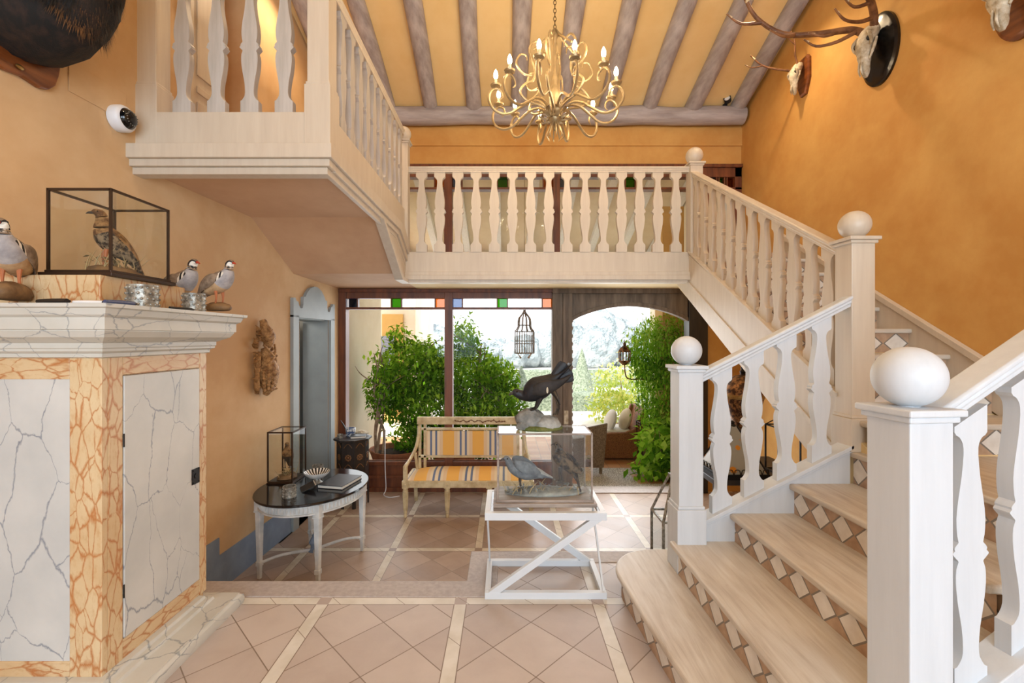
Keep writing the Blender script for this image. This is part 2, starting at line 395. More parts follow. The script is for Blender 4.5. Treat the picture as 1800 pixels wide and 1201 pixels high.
m_wicker_g = mottled('grey_brown_wicker', (84, 66, 46), (140, 118, 90), 60, .6, 1, 90, (2, 2, 1), bd=.01)
m_cushion = plain('pale_cushion_fabric', (226, 222, 214), .9)
m_bone = mottled('bleached_bone', (150, 130, 98), (216, 206, 184), 16, .6, .7, 34, bd=.012)
m_antler = mottled('brown_antler', (92, 56, 30), (150, 104, 66), 9, .55, .5, 45)
m_antler_tip = plain('ivory_antler_tip', (206, 184, 146), .5)
m_oakpl = mottled('polished_oak_plaque', (96, 48, 20), (134, 76, 36), 4, .3, .1, 20, (1, 1, 6))
m_fur = mottled('boar_fur', (9, 7, 6), (52, 34, 22), 7, .8, .6, 50, (3, 3, 1.4), lo=.42, hi=.75)
m_whitepl = plain('white_plastic', (226, 226, 228), .35)
m_lens = plain('smoked_dome', (14, 14, 16), .08)
m_rust = mottled('gilded_relief_wood', (124, 84, 44), (206, 160, 104), 22, .5, 1, 60, bd=.02)
m_bookw = plain('pale_pages', (214, 208, 196), .7)
m_bookd = plain('dark_grey_cover', (48, 48, 52), .4)
m_bluepot = mottled('blue_white_ceramic', (70, 88, 124), (214, 216, 216), 34, .25, 0, lo=.46, hi=.54)

# ------------------------------------------------------------------ room shell
YB = 6.15; XR = 3.19; ZL = -.5; ZC = 4.63
def wx(y): return -2.514 + .045*y           # left wall plane
def cz(y): return ZC + .385*(6.05 - y) if y > 0 else ZC + .385*6.05 + .385*y
mb = MB(); mb.prism([(-2.9,-4),(3.3,-4),(3.3,3.18),(-.05,3.18),(-.05,2.76),(-2.9,2.76)], -.49, 0, 'z'); struct('floor', mb, m_floor1)
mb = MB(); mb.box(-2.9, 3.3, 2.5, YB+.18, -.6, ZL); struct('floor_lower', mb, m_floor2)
mb = MB(); mb.prism([(-2.45,2.76),(-.05,2.76),(-.05,3.18),(3.19,3.18),(3.19,3.35),(-.25,3.35),(-.25,2.94),(-2.45,2.94)], -.495, .004, 'z')
struct('trim_1', mb, m_border, bevel=.006)
# left wall with two door openings
mb = MB()
def wseg(y0, y1, z0, z1): mb.prism([(wx(y0), y0), (wx(y1), y1), (wx(y1)-.3, y1), (wx(y0)-.3, y0)], z0, z1, 'z')
zt = 7.2
wseg(-4, 3.80, -.5, zt); wseg(3.80, 4.15, -.5, 2.95); wseg(3.80, 4.15, 5.0, zt); wseg(4.15, 4.99, -.5, zt)
wseg(4.99, 5.79, 1.807, zt); wseg(5.79, YB, -.5, zt)
struct('wall_left', mb, m_wall_l)
mb = MB(); mb.box(XR, XR+.2, -4, YB+.2, -.5, 7.4); struct('wall_right', mb, m_wall)
mb = MB(); mb.box(-3, XR+.2, -4.2, -4, -.5, 7.4); struct('wall_back', mb, m_wall_pale)
# far wall above the upper glazing and between the floors
mb = MB(); mb.box(-2.6, XR, YB, YB+.2, 3.91, ZC+.25); mb.box(-2.6, XR, YB, YB+.2, 2.24, 2.62)
mb.box(2.66, XR, YB, YB+.2, -.5, 2.24)
mb.box(-2.6, XR, YB-.025, YB, 4.165, 4.4)
struct('wall_front', mb, m_wall)
mb = MB()
for (a, b) in ((6.4, 0), (0, -4.2)):
    mb.prism([(a, cz(a)), (b, cz(b)), (b, cz(b)+.15), (a, cz(a)+.15)], -3, XR+.2, 'x')
struct('ceiling', mb, m_ceil)
# rooms glimpsed through the two openings of the left wall
mb = MB(); x0 = wx(5.4)-.3
mb.box(x0-.9, x0-.8, 4.5, 6.3, -.5, 2.3); mb.box(x0-.8, x0, 6.0, 6.1, -.5, 2.3); mb.box(x0-.8, x0, 4.6, 4.7, -.5, 2.3); mb.box(x0-.9, x0, 4.6, 6.1, 2.2, 2.3); mb.box(x0-.9, x0+.3, 4.6, 6.1, -.6, -.5)
struct('wall_side', mb, plain('grey_passage_paint', (150, 148, 140), .7))
mb = MB(); x0 = wx(4)-.3
mb.box(x0-.6, x0-.5, 3.5, 4.5, 2.9, 5.1); mb.box(x0-.5, x0, 4.2, 4.3, 2.9, 5.1); mb.box(x0-.5, x0, 3.6, 3.7, 2.9, 5.1); mb.box(x0-.5, x0, 3.6, 4.3, 5, 5.1); mb.box(x0-.5, x0, 3.6, 4.3, 2.85, 2.95)
struct('wall_upstairs', mb, m_wall)
# blue-grey skirting
mb = MB()
def skirt(y0, y1, z1): mb.prism([(wx(y0), y0), (wx(y1), y1), (wx(y1)+.012, y1), (wx(y0)+.012, y0)], -.5, z1, 'z')
skirt(2.94, 3.72, -.06); skirt(3.72, 4.85, -.21); skirt(5.91, 6.1, -.3)
struct('baseboard_left', mb, m_blue)
# access panel on left wall
mb = MB(); y0, y1 = 2.50, 2.86
mb.prism([(wx(y0), y0), (wx(y1), y1), (wx(y1)+.006, y1), (wx(y0)+.006, y0)], 2.93, 3.10, 'z')
o = part('access_panel', mb, m_wall_l, bevel=.002); tag(o, 'flush square access panel painted like the wall, above the dome camera', 'panel')

# balcony slab, bridge slab
mb = MB()
mb.prism([(2.96,2.68),(4.17,2.68),(4.93,2.27),(YB,2.24),(YB,2.55),(5.0,2.55),(5.0,2.97),(2.96,2.97)], -2.56, -1.17, 'x')
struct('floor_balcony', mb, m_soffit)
mb = MB(); mb.box(-1.17, XR, 5.23, YB, 2.235, 2.55)
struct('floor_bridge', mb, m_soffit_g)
# fascia of the balcony (front and side) and of the bridge
mb = MB()
mb.box(-2.40, -1.15, 2.932, 2.96, 2.80, 3.03); mb.box(-2.42, -1.094, 2.86, 2.995, 2.71, 2.80); mb.box(-2.42, -1.114, 2.885, 2.995, 2.665, 2.71); mb.box(-2.42, -1.136, 2.91, 2.995, 2.62, 2.665)
side = [(2.96, 2.79), (4.93, 2.79), (5.33, 2.56), (5.33, 3.03), (2.96, 3.03)]
mb.prism(side, -1.17, -1.135, 'x')
for (dz, t, o_) in ((0, .09, .04), (.09, .05, .02), (.135, .045, .0)):
    a = 2.80-dz
    mb.prism([(2.99, a), (4.93-.6*dz*1.2, a), (5.33-.9*dz, a-.225), (5.33-.9*dz-t*.3, a-.225-t), (4.93-.6*dz*1.2-t*1.1-.05, a-t), (2.99, a-t)], -1.17, -1.135+o_, 'x')
mb.prism([(4.12,2.66),(4.20,2.66),(4.97,2.24),(5.26,2.24),(5.26,2.20),(4.90,2.20)], -1.19, -1.10, 'x')
mb.prism([(4.5,2.66),(4.2,2.66),(4.97,2.24),(5.26,2.24),(5.33,2.60)], -1.17, -1.14, 'x')
struct('trim_2', mb, m_cream_lit, bevel=.004)
mb = MB(); mb.box(-1.14, 2.12, 5.2, 5.235, 2.32, 2.558); mb.box(-1.14, 2.12, 5.175, 5.235, 2.29, 2.33); mb.box(-1.14, 2.10, 5.16, 5.235, 2.235, 2.29); mb.box(-1.16, 2.08, 5.18, 5.3, 2.205, 2.24)
struct('trim_3', mb, m_cream_lit, bevel=.004)

# ------------------------------------------------------------------ ceiling timbers
XS = [-.974 + .575*k for k in range(-2, 8)]
names = ['leftmost rafter, against the left wall', 'second rafter from the left wall, behind the balcony newel', 'third rafter from the left wall, above the balcony rail end', 'fourth rafter from the left wall',
         'fifth rafter from the left wall, left of the chandelier chain', 'rafter passing just right of the chandelier chain', 'fourth rafter from the right wall', 'third rafter from the right wall', 'second rafter from the right wall, beside the glowing downlight', 'rounded rafter hard against the orange right wall']
for k, x in enumerate(XS):
    pts = []; rr = []
    for j in range(9):
        y = 6.1 - 6.1*j/8; pts.append((x + random.uniform(-.012, .012), y, cz(y) - .03 + random.uniform(-.008, .008))); rr.append(.098 + random.uniform(-.01, .01))
    if k == 0: pts = [(max(p[0], wx(p[1])+.09), p[1], p[2]) for p in pts]
    mb = MB(); mb.tube(pts, rr, 14, 3)
    o = part('ceiling_beam', mb, m_beam, smooth=True, ang=60, org=(x, 6.1, cz(6.1)))
    tag(o, 'grey limed pole timber, ' + names[k], 'beam', 'sloping rafters under the ochre ceiling')
mb = MB(); pts = [(-2.2 + 5.35*j/12, 6.03 + random.uniform(-.01, .01), 4.52 + random.uniform(-.01, .01)) for j in range(13)]
mb.tube(pts, [.115 + random.uniform(-.006, .006) for _ in pts], 16, 3)
o = part('wall_beam', mb, m_beamx, smooth=True, ang=60, org=(.5, 6.03, 4.52)); tag(o, 'grey limed round log lying across the far wall under the rafters', 'beam')

# ------------------------------------------------------------------ balusters and balustrades
PROF = [(0,.06),(.095,.06),(.10,.05),(.13,.033),(.17,.029),(.24,.034),(.32,.047),(.40,.055),(.45,.053),(.475,.045),(.485,.052),(.495,.060),(.505,.066),(.515,.058),(.523,.060),(.535,.053),(.545,.045),(.57,.05),(.63,.053),(.70,.046),(.78,.034),(.86,.027),(.90,.030),(.922,.042),(.928,.052),(.94,.060),(1,.060)]
def baluster_mb(h, axis='x', slope=0, th=.045, scale=1):
    body = [p for p in PROF[2:-2]]
    P = [PROF[0], PROF[1]] + cr(body, 2) + [PROF[-2], PROF[-1]]
    right = []; left = []
    for i, (t, w) in enumerate(P):
        w *= scale; z = t*h
        e = slope*w if i in (0, len(P)-1) else 0
        right.append((w, z+e)); left.append((-w, z-e))
    mb = MB(); n = len(P); vs = []
    for d in (-th/2, th/2):
        for (w, z) in right: vs.append((w, d, z) if axis == 'x' else (d, w, z))
        for (w, z) in left: vs.append((w, d, z) if axis == 'x' else (d, w, z))
    fs = []
    for i in range(n-1):
        fs.append((i, i+1, n+i+1, n+i)); fs.append((2*n+i, 3*n+i, 3*n+i+1, 2*n+i+1))
        fs.append((i, 2*n+i, 2*n+i+1, i+1)); fs.append((n+i, n+i+1, 3*n+i+1, 3*n+i))
    fs.append((0, n, 3*n, 2*n)); fs.append((n-1, 3*n-1, 4*n-1, 2*n-1))
    mb.add(vs, fs); return mb
def balusters(parent, mat, h, pts, axis='x', slope=0, rz=0, th=.045, scale=1):
    first = None; off = root_off(parent)
    for p in pts:
        if first is None:
            first = part('baluster', baluster_mb(h, axis, slope, th, scale), mat, smooth=True, ang=30)
            o = first
        else: o = first.copy(); COL.objects.link(o)
        o.parent = parent; o.location = Vector(p) - off; o.rotation_euler = (0, 0, rz)
def newel(parent, mat, cx, cy, z0, z1, w, d=None, ball=.09, rz=0, base=.22, cap=True):
    d = d or w; T = Matrix.Translation((cx, cy, 0)) @ Matrix.Rotation(rz, 4, 'Z')
    mb = MB(); mb.box(-w/2, w/2, -d/2, d/2, z0, z1, T=T)
    if base:
        mb.box(-w/2-.014, w/2+.014, -d/2-.014, d/2+.014, z0, z0+base, T=T); mb.box(-w/2-.007, w/2+.007, -d/2-.007, d/2+.007, z0+base, z0+base+.02, T=T)
    n = part('newel_post', mb, mat, parent, bevel=.004)
    if cap:
        mb = MB(); mb.box(-w/2-.012, w/2+.012, -d/2-.012, d/2+.012, z1-.02, z1, T=T); mb.box(-w/2-.024, w/2+.024, -d/2-.024, d/2+.024, z1, z1+.022, T=T)
        part('cap', mb, mat, n, bevel=.005)
    if ball:
        mb = MB(); mb.lathe([(.03, 0), (.03, .012), (.02, .02)], 20, (0, 0, z1+.02), T=T); mb.ball((0, 0, z1+.022+ball*.97), ball, n=32, m=20, T=T)
        part('ball_finial', mb, mat, n, smooth=True, ang=60)
    return n
def rail_prof(w, h):   # cross section (side, up), top at 0
    return [(-w*.36, -h), (w*.36, -h), (w*.36, -h*.72), (w*.44, -h*.62), (w*.40, -h*.42), (w*.5, -h*.3), (w*.5, -h*.1), (w*.42, 0), (-w*.42, 0), (-w*.5, -h*.1), (-w*.5, -h*.3), (-w*.40, -h*.42), (-w*.44, -h*.62), (-w*.36, -h*.72)]
def rail(a, b, w, h, mb=None):
    """moulded rail, vertical end cuts; a,b = top centre points"""
    mb = mb or MB(); a = Vector(a); b = Vector(b); d = (b-a); hd = Vector((d.x, d.y, 0)).normalized(); sd = Vector((hd.y, -hd.x, 0))
    P = rail_prof(w, h); n = len(P); vs = []
    for q in (a, b):
        for (s_, u) in P: vs.append(tuple(q + sd*s_ + Vector((0, 0, u))))
    mb.add(vs, [tuple(range(n)), tuple(range(2*n-1, n-1, -1))] + [(i, (i+1) % n, n+(i+1) % n, n+i) for i in range(n)])
    return mb

# bridge balustrade
t = thing('balustrade', 'level warm-toned white balustrade along the bridge in front of the upper windows', 'balustrade', (.5, 5.2, 2.558))
balusters(t, m_cream_lit, .915, [((741.5+31.85*i-888)*5.215/800, 5.215, 2.556) for i in range(15)], scale=1.04)
part('handrail', rail((-1.12, 5.215, 3.53), (2.10, 5.215, 3.53), .085, .065), m_cream_lit, t, bevel=.003)
newel(t, m_cream_lit, 2.165, 5.21, 2.53, 3.545, .14, base=0, ball=.095)
# balcony front
t = thing('balustrade', 'balustrade on the front edge of the raised balcony at upper left', 'balustrade', (-1.8, 2.94, 3.03))
balusters(t, m_white_dim, .85, [((p-888)*2.95/800, 2.965, 3.026) for p in (320.5, 381, 439.5, 499.5)], scale=.97)
part('handrail', rail((-2.40, 2.965, 3.93), (-1.12, 2.965, 3.93), .085, .065), m_white_dim, t, bevel=.003)
newel(t, m_cream_lit, -2.325, 3.01, 2.79, 4.02, .13, base=.42, ball=.09)
newel(t, m_cream_lit, -1.21, 3.01, 2.79, 4.02, .14, base=.42, ball=.09)
# balcony side
t = thing('balustrade', 'balustrade along the side of the balcony running back to the bridge', 'balustrade', (-1.16, 4.0, 3.03))
balusters(t, m_white_dim, .83, [(-1.165, y, 3.026) for y in (3.22, 3.415, 3.61, 3.80, 3.99, 4.19, 4.39, 4.60, 4.80, 4.99)], axis='y')
part('handrail', rail((-1.165, 3.06, 3.91), (-1.165, 5.10, 3.91), .085, .065), m_cream_lit, t, bevel=.003)
newel(t, m_cream_lit, -1.16, 5.20, 2.56, 3.80, .12, base=0, ball=.085)

# ---- flight 1 (climbs to the right)
st = thing('staircase', 'white two-flight staircase with pale oak treads and diamond-tiled risers', 'staircase', (1.0, 2.0, 0))
TZ = [.165, .34, .51, .69, .885]; TX = [.66, 1.0, 1.36, 1.72, 2.09]
YF = 2.77
arc = [(.67 + .30 - .30*math.cos(a), 2.72 + .32*math.sin(a)) for a in [R(x) for x in range(0, 91, 9)]]
poly1 = [(.80, 1.1), (.76, 1.7), (.70, 2.3)] + arc + [(1.16, 3.04), (1.16, 1.1)]
mb = MB(); mb.prism(poly1, TZ[0]-.035, TZ[0], 'z'); part('tread', mb, m_tread1, st, bevel=.012, seg=3)
for i, y0 in ((1, 1.15), (2, 1.575), (3, 1.62)):
    mb = MB(); mb.prism([(TX[i], y0), (TX[i], YF+.0), (TX[i]+.40, YF), (TX[i]+.40, y0)], TZ[i]-.035, TZ[i], 'z')
    part('tread', mb, m_tread1, st, bevel=.011, seg=3)
mb = MB(); mb.box(TX[4], XR-.02, 1.66, 2.95, TZ[4]-.035, TZ[4]); part('landing', mb, m_tread1, st, bevel=.011, seg=3)
def riser(pts, z0, z1, period=.165):
    """ribbon of tile following the plan points"""
    mb = MB(); s_ = 0; vs = []; uv = []; fs = []
    for i, p in enumerate(pts):
        if i: s_ += math.dist(p, pts[i-1])
        vs += [(p[0], p[1], z0), (p[0], p[1], z1)]; uv += [(s_/period, 0), (s_/period, 1)]
        if i: fs.append((2*i-2, 2*i, 2*i+1, 2*i-1))
    n = len(vs)
    # give the ribbon thickness
    T2 = []
    for i, p in enumerate(pts):
        a = Vector(pts[max(i-1, 0)]); b = Vector(pts[min(i+1, len(pts)-1)]); d = (b-a).normalized(); q = (p[0]+d.y*.02, p[1]-d.x*.02)
        T2 += [(q[0], q[1], z0), (q[0], q[1], z1)]
    fs += [(n+f[3], n+f[2], n+f[1], n+f[0]) for f in fs]
    for i in range(1, len(pts)): fs += [(2*i-1, 2*i+1, n+2*i+1, n+2*i-1), (2*i-2, n+2*i-2, n+2*i, 2*i)]
    mb.add(vs + T2, fs); mb.uv = uv + uv
    return mb
inset = [(p[0]+.035 if p[0] < 1.1 else p[0], p[1]-(.03 if p[1] > 2.9 else 0)) for p in poly1[:-1]]
part('riser', riser(inset, 0, TZ[0]-.033), m_riser, st, smooth=True)
for i, y0 in ((1, 1.15), (2, 1.575), (3, 1.62), (4, 1.66)):
    part('riser', riser([(TX[i]+.03, y0), (TX[i]+.03, YF)], TZ[i-1]-.005, TZ[i]-.033), m_riser, st)
# core under the steps so that nothing shows through
mb = MB(); mb.prism([(.9, 0), (.9, .13), (1.05, .13), (1.05, .30), (1.41, .30), (1.41, .47), (1.77, .47), (1.77, .65), (2.14, .65), (2.14, .85), (3.17, .85), (3.17, .6), (2.5, 0)], 1.66, 2.74, 'y')
part('stair_core', mb, m_white, st)
# far string of flight 1
mb = MB(); mb.prism([(1.04, -.0), (1.04, .35), (1.19, .44), (2.09, .90), (2.09, .3), (1.6, 0)], 2.755, 2.83, 'y')
mb.prism([(1.17, .455), (2.10, .93), (2.10, .905), (1.17, .43)], 2.735, 2.85, 'y')
mb.prism([(1.17, .425), (2.10, .90), (2.10, .885), (1.17, .41)], 2.745, 2.84, 'y')
part('string', mb, m_white, st, bevel=.003)
# ---- flight 2 (climbs away along the right wall)
Z2 = [.885+.19*k for k in range(1, 9)]; Y2 = [2.62+.305*(k-1) for k in range(1, 9)]
for z, y in zip(Z2, Y2):
    mb = MB(); mb.box(2.13, XR-.02, y, y+.34, z-.035, z); part('tread', mb, m_tread2, st, bevel=.011, seg=3)
    part('riser', riser([(XR-.03, y+.03), (2.14, y+.03)], z-.19-.005, z-.033, .2), m_riser, st)
part('riser', riser([(XR-.03, 5.09), (2.14, 5.09)], 2.40, 2.53, .2), m_riser, st)
zs = lambda y: 2.558 - .577*(5.2-y)
mb = MB(); mb.prism([(2.87, zs(2.87)), (5.26, 2.558), (5.26, 2.558-.37), (2.87, zs(2.87)-.37)], 2.10, 2.145, 'x')
mb.prism([(2.87, zs(2.87)-.36), (5.3, 2.58-.36), (5.62, 2.24), (2.87, zs(2.87)-.62)], 2.115, 2.145, 'x')
mb.prism([(2.87, zs(2.87)+.012), (5.2, 2.57), (5.2, 2.545), (2.87, zs(2.87)-.012)], 2.085, 2.20, 'x')
mb.prism([(2.87, zs(2.87)-.34), (5.2, 2.558-.34), (5.2, 2.558-.38), (2.87, zs(2.87)-.38)], 2.09, 2.15, 'x')
part('string', mb, m_cream_lit, st, bevel=.003)
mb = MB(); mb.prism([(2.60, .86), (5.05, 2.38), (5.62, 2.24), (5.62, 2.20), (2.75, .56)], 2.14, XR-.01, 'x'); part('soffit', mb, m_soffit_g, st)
mb = MB(); a = lambda y: 1.905 + .605*(y-3.83)
mb.prism([(2.55, a(2.55)), (5.25, a(5.25)), (5.25, a(5.25)-.28), (2.55, a(2.55)-.28)], XR-.03, XR-.002, 'x')
mb.prism([(2.55, a(2.55)+.03), (5.25, a(5.25)+.03), (5.25, a(5.25)-.02), (2.55, a(2.55)-.02)], XR-.05, XR-.002, 'x')
mb.box(XR-.03, XR-.002, 1.5, 2.56, .885, 1.13)
part('wall_string', mb, m_cream_lit, st, bevel=.003)
# balustrades of the stairs
t = thing('balustrade', 'white balustrade climbing the far side of the lower flight to the middle newel', 'balustrade', (1.6, 2.79, .5))
balusters(t, m_white, .845, [(x, 2.79, .46+.512*(x-1.19)) for x in (1.32, 1.513, 1.712, 1.925)], slope=.512)
part('handrail', rail((1.17, 2.79, 1.355), (2.10, 2.79, 1.83), .09, .065), m_white, t, bevel=.003)
newel(t, m_white, 1.113, 2.795, .165, 1.385, .146, base=.38, ball=.09)
newel(t, m_cream_lit, 2.165, 2.82, .885, 2.165, .142, base=.2, ball=.087)
t = thing('balustrade', 'warm-toned white balustrade of the upper flight sloping up to the bridge', 'balustrade', (2.12, 4.0, 1.9))
balusters(t, m_cream_lit, .875, [(2.14, y, zs(y)+.008) for y in (2.99, 3.18, 3.37, 3.56, 3.75, 3.94, 4.13, 4.32, 4.51, 4.70, 4.89, 5.06)], axis='y', slope=.577)
zr = lambda y: 3.49 - .577*(5.2-y)
part('handrail', rail((2.14, 2.88, zr(2.88)), (2.14, 5.16, zr(5.16)), .09, .065), m_cream_lit, t, bevel=.003)
# near balustrade, turned six degrees
r6 = R(6)
def Q(u, w, z): return (1.246 + u*math.cos(r6) - w*math.sin(r6), 1.40 + u*math.sin(r6) + w*math.cos(r6), z)
t = thing('balustrade', 'large white balustrade in the right foreground with ball-topped newel', 'balustrade', Q(.3, .075, .4))
c = Q(.075, .075, 0); newel(t, m_white, c[0], c[1], .34, 1.328, .15, ball=.098, rz=r6, base=0)
balusters(t, m_white, .905, [Q(u, .075, .414+.6*(u-.275)) for u in (.275, .485, .695, .905)], slope=.6, rz=r6, th=.048)
part('handrail', rail(Q(.14, .075, 1.345), Q(1.05, .075, 1.345+.6*.91), .105, .068), m_white, t, bevel=.003)
mb = MB(); a = Q(.10, .075, 0); T = Matrix.Translation((Q(0,0,0)[0], Q(0,0,0)[1], 0)) @ Matrix.Rotation(r6, 4, 'Z')
mb.prism([(.1, .31), (1.1, .91), (1.1, .5), (.1, -.05)], .05, .10, 'y', T=T); mb.prism([(.1, .33), (1.1, .93), (1.1, .90), (.1, .30)], .015, .135, 'y', T=T)
part('string', mb, m_white, t, bevel=.003)
c = Q(1.1, .075, 0); newel(t, m_white, c[0], c[1], .86, 2.03, .14, ball=.09, rz=r6, base=.1)

# ------------------------------------------------------------------ glazed far wall
P6 = lambda px: (px-888)*YB/800
Z6 = lambda py: EYE + (595-py)*YB/800
def frame_box(mb, px0, px1, z0, z1, d0=-.03, d1=.09): mb.box(P6(px0), P6(px1), YB+d0, YB+d1, z0, z1)
cols = {'b': stained('dark_blue_stained_glass', (52, 56, 84)), 'g': stained('green_stained_glass', (70, 140, 24)), 'a': stained('amber_stained_glass', (196, 124, 62)), 'bg': stained('smoke_blue_stained_glass', (116, 126, 150))}
def window(name, bays, zb, z_t1, z_t0, z_h, mat, left=597, right=1000, panel=None, hz=.06, lastpost=True):
    w = thing(name, '', 'window', (P6(left), YB, zb)); del w['label']; del w['category']; w['kind'] = 'structure'
    mb = MB(); frame_box(mb, left, right, z_t1+.012, z_h)
    frame_box(mb, left, right, z_h-.045, z_h, -.06)
    frame_box(mb, left, right, z_t0-.035, z_t0-.005)
    frame_box(mb, left, left+13, zb, z_h, -.05)
    for (a, b) in bays[:-1]: frame_box(mb, b, [x for x in bays if x[0] > b][0][0], zb, z_h, -.04)
    if lastpost: frame_box(mb, bays[-1][1], right, zb, z_h)
    if panel:
        frame_box(mb, left, right, zb, zb+.06); frame_box(mb, left, right, panel-.05, panel); frame_box(mb, left, right, zb, panel, .0, .04); frame_box(mb, left, right, (zb+panel)/2-.02, (zb+panel)/2+.02)
        zb2 = panel
    else: zb2 = zb; frame_box(mb, left, right, zb, zb+.05)
    # transom glazing bars
    for (a, b) in bays:
        c_ = (a+b)/2
        for x in (a+16, c_-10, c_+8, b-18): frame_box(mb, x, x+2, z_t0-.01, z_t1+.02, -.02, .05)
    fr = part('window_frame', mb, mat, w, bevel=.004)
    for (a, b) in bays:
        c_ = (a+b)/2
        mb = MB(); mb.box(P6(a-1), P6(b+1), YB+.035, YB+.041, zb2, z_t0-.02)
        part('window_pane', mb, m_pane, w)
        for (x0, x1, m) in ((a, a+16, cols['b'] if a < 700 else cols['bg']), (c_-8, c_+8, cols['g']), (b-16, b, cols['a'])):
            mb = MB(); mb.box(P6(x0), P6(x1), YB+.03, YB+.038, z_t0-.005, z_t1+.015); part('coloured_pane', mb, m, w)
        for (x0, x1) in ((a+18, c_-10), (c_+10, b-18)):
            mb = MB(); mb.box(P6(x0), P6(x1), YB+.035, YB+.041, z_t0-.005, z_t1+.015); part('transom_pane', mb, m_pane, w)
    return w
window('window_1', [(612, 782), (796, 970)], ZL, 2.095, 1.995, 2.235, m_darkwood, 597, 972, panel=-.09, lastpost=False)
window('window_2', [(600, 781), (795, 972), (984, 1232), (1246, 1290)], 2.62, 3.73, 3.61, 3.91, m_darkwood, 597, 1302)
# big weathered posts and arched doorway
dw = thing('door_1', '', 'door', (P6(1003), YB, ZL)); del dw['label']; del dw['category']; dw['kind'] = 'structure'
mb = MB(); frame_box(mb, 970, 988, ZL, 2.235, -.07, .09); frame_box(mb, 988, 1004, ZL, 2.17, -.10, .09)
mb.box(P6(970), P6(1240), YB-.09, YB+.1, 2.17, 2.25)
z = ZL
while z < 1.85:      # wavy hinge-edge scallops
    mb.ball((P6(1004), YB-.05, z), .02, .03, .035, 8, 6); z += .105
n = 14; arch = [(P6(1003), 1.83)]
for i in range(n+1):
    a = i/n; x = P6(1003)+(P6(1207)-P6(1003))*a; arch.append((x, 1.80 + .205*math.sin(math.pi*a)**.8))
poly = arch[1:] + [(P6(1207), 2.18), (P6(1003), 2.18)]
mb.prism(poly, YB-.04, YB+.06, 'y')
arch2 = [(x, z_+.05) for (x, z_) in arch[1:]]; arch3 = [(x, z_-.004) for (x, z_) in arch[1:]]
mb.prism(arch3 + arch2[::-1], YB-.07, YB-.035, 'y')
part('door_frame', mb, m_greywood, dw, bevel=.004)
mb = MB(); frame_box(mb, 1207, 1240, ZL, 2.235, -.08, .1); part('door_post', mb, m_blackwood, dw, bevel=.005)
mb = MB(); mb.box(P6(1004), P6(1207), YB-.08, YB+.18, ZL, ZL+.012); part('threshold', mb, m_border, dw, bevel=.003)
# key rack with keys on the post, and a hanging hook
t = thing('key_rack', 'small pale wooden key rack with hanging keys on the weathered post', 'key rack', (P6(994), YB-.11, .55))
mb = MB(); mb.box(P6(990), P6(997), YB-.118, YB-.10, .43, .61)
for k in range(5): mb.ball((P6(993.5), YB-.122, .45+.033*k), .006, n=6, m=4)
part('rack_board', mb, m_bone, t)
mb = MB()
for (dx, dz) in ((-.06, -.03), (-.03, -.09), (.02, -.05)):
    mb.tube([(P6(992)+dx, YB-.115, .48+dz), (P6(992)+dx, YB-.115, .42+dz)], .005, 6, 1); mb.ball((P6(992)+dx, YB-.115, .41+dz), .013, .004, .013, 8, 6)
part('keys', mb, m_silver, t)

# blue-grey doorway in the left wall
dr = thing('door_2', '', 'door', (wx(5.4), 5.4, ZL)); del dr['label']; del dr['category']; dr['kind'] = 'structure'
def onwall(pts, t0, t1, mb, z=None):   # polygon in (y,z) extruded outward from the left wall
    n = len(pts); vs = [(wx(y)+t0, y, z_) for (y, z_) in pts] + [(wx(y)+t1, y, z_) for (y, z_) in pts]
    mb.add(vs, [tuple(range(n)), tuple(range(2*n-1, n-1, -1))] + [(i, (i+1) % n, n+(i+1) % n, n+i) for i in range(n)])
mb = MB(); L, Rr, l, r = 4.86, 5.91, 4.98, 5.80
onwall([(L, ZL), (l, ZL), (l, 1.82), (L, 1.82)], -.02, .035, mb); onwall([(r, ZL), (Rr, ZL), (Rr, 1.82), (r, 1.82)], -.02, .035, mb)
half = [(L, 1.80), (L, 2.005), (4.90, 2.01), (4.93, 1.975), (4.965, 1.97), (4.985, 1.93), (5.02, 1.90), (5.06, 1.905), (5.08, 1.95), (5.085, 2.035), (5.13, 2.04)]
crest = [(5.13, 2.04), (5.17, 2.09), (5.24, 2.145), (5.33, 2.175), (5.385, 2.18)]
left = half + crest[1:]
full = left + [(2*5.385 - y, z_) for (y, z_) in left[::-1]][1:]
cpoly = full
# convex-safe: fan the crest into vertical strips
for i in range(len(left)-1):
    for s_ in (0, 1):
        (ya, za), (yb, zb_) = left[i], left[i+1]
        if abs(ya-yb) < 1e-6: continue
        if s_: ya, yb = 2*5.385-ya, 2*5.385-yb
        onwall([(ya, 1.80), (yb, 1.80), (yb, zb_), (ya, za)], -.02, .035, mb)
part('door_frame', mb, m_doorblue, dr)
mb = MB(); x = wx(5.0)
for (yy0, yy1) in ((4.955, 4.992), (5.788, 5.82)): mb.box(wx(yy0)-.32, wx(yy0)+.0, yy0, yy1, ZL, 1.81)
mb.box(wx(5.4)-.33, wx(5.4)-.02, 4.97, 5.81, 1.79, 1.82); part('jamb', mb, m_doorblue, dr)
mb = MB(); xx = wx(5.4)-.30; mb.box(xx-.62, xx-.02, 5.70, 5.745, ZL+.01, 1.78); part('door_leaf', mb, m_cream_lit, dr, bevel=.004)
mb = MB()
for (z0_, z1_) in ((-.35, .5), (.65, 1.65)): mb.box(xx-.52, xx-.12, 5.692, 5.70, z0_, z1_)
part('door_panel', mb, m_cream_lit, dr, bevel=.003)
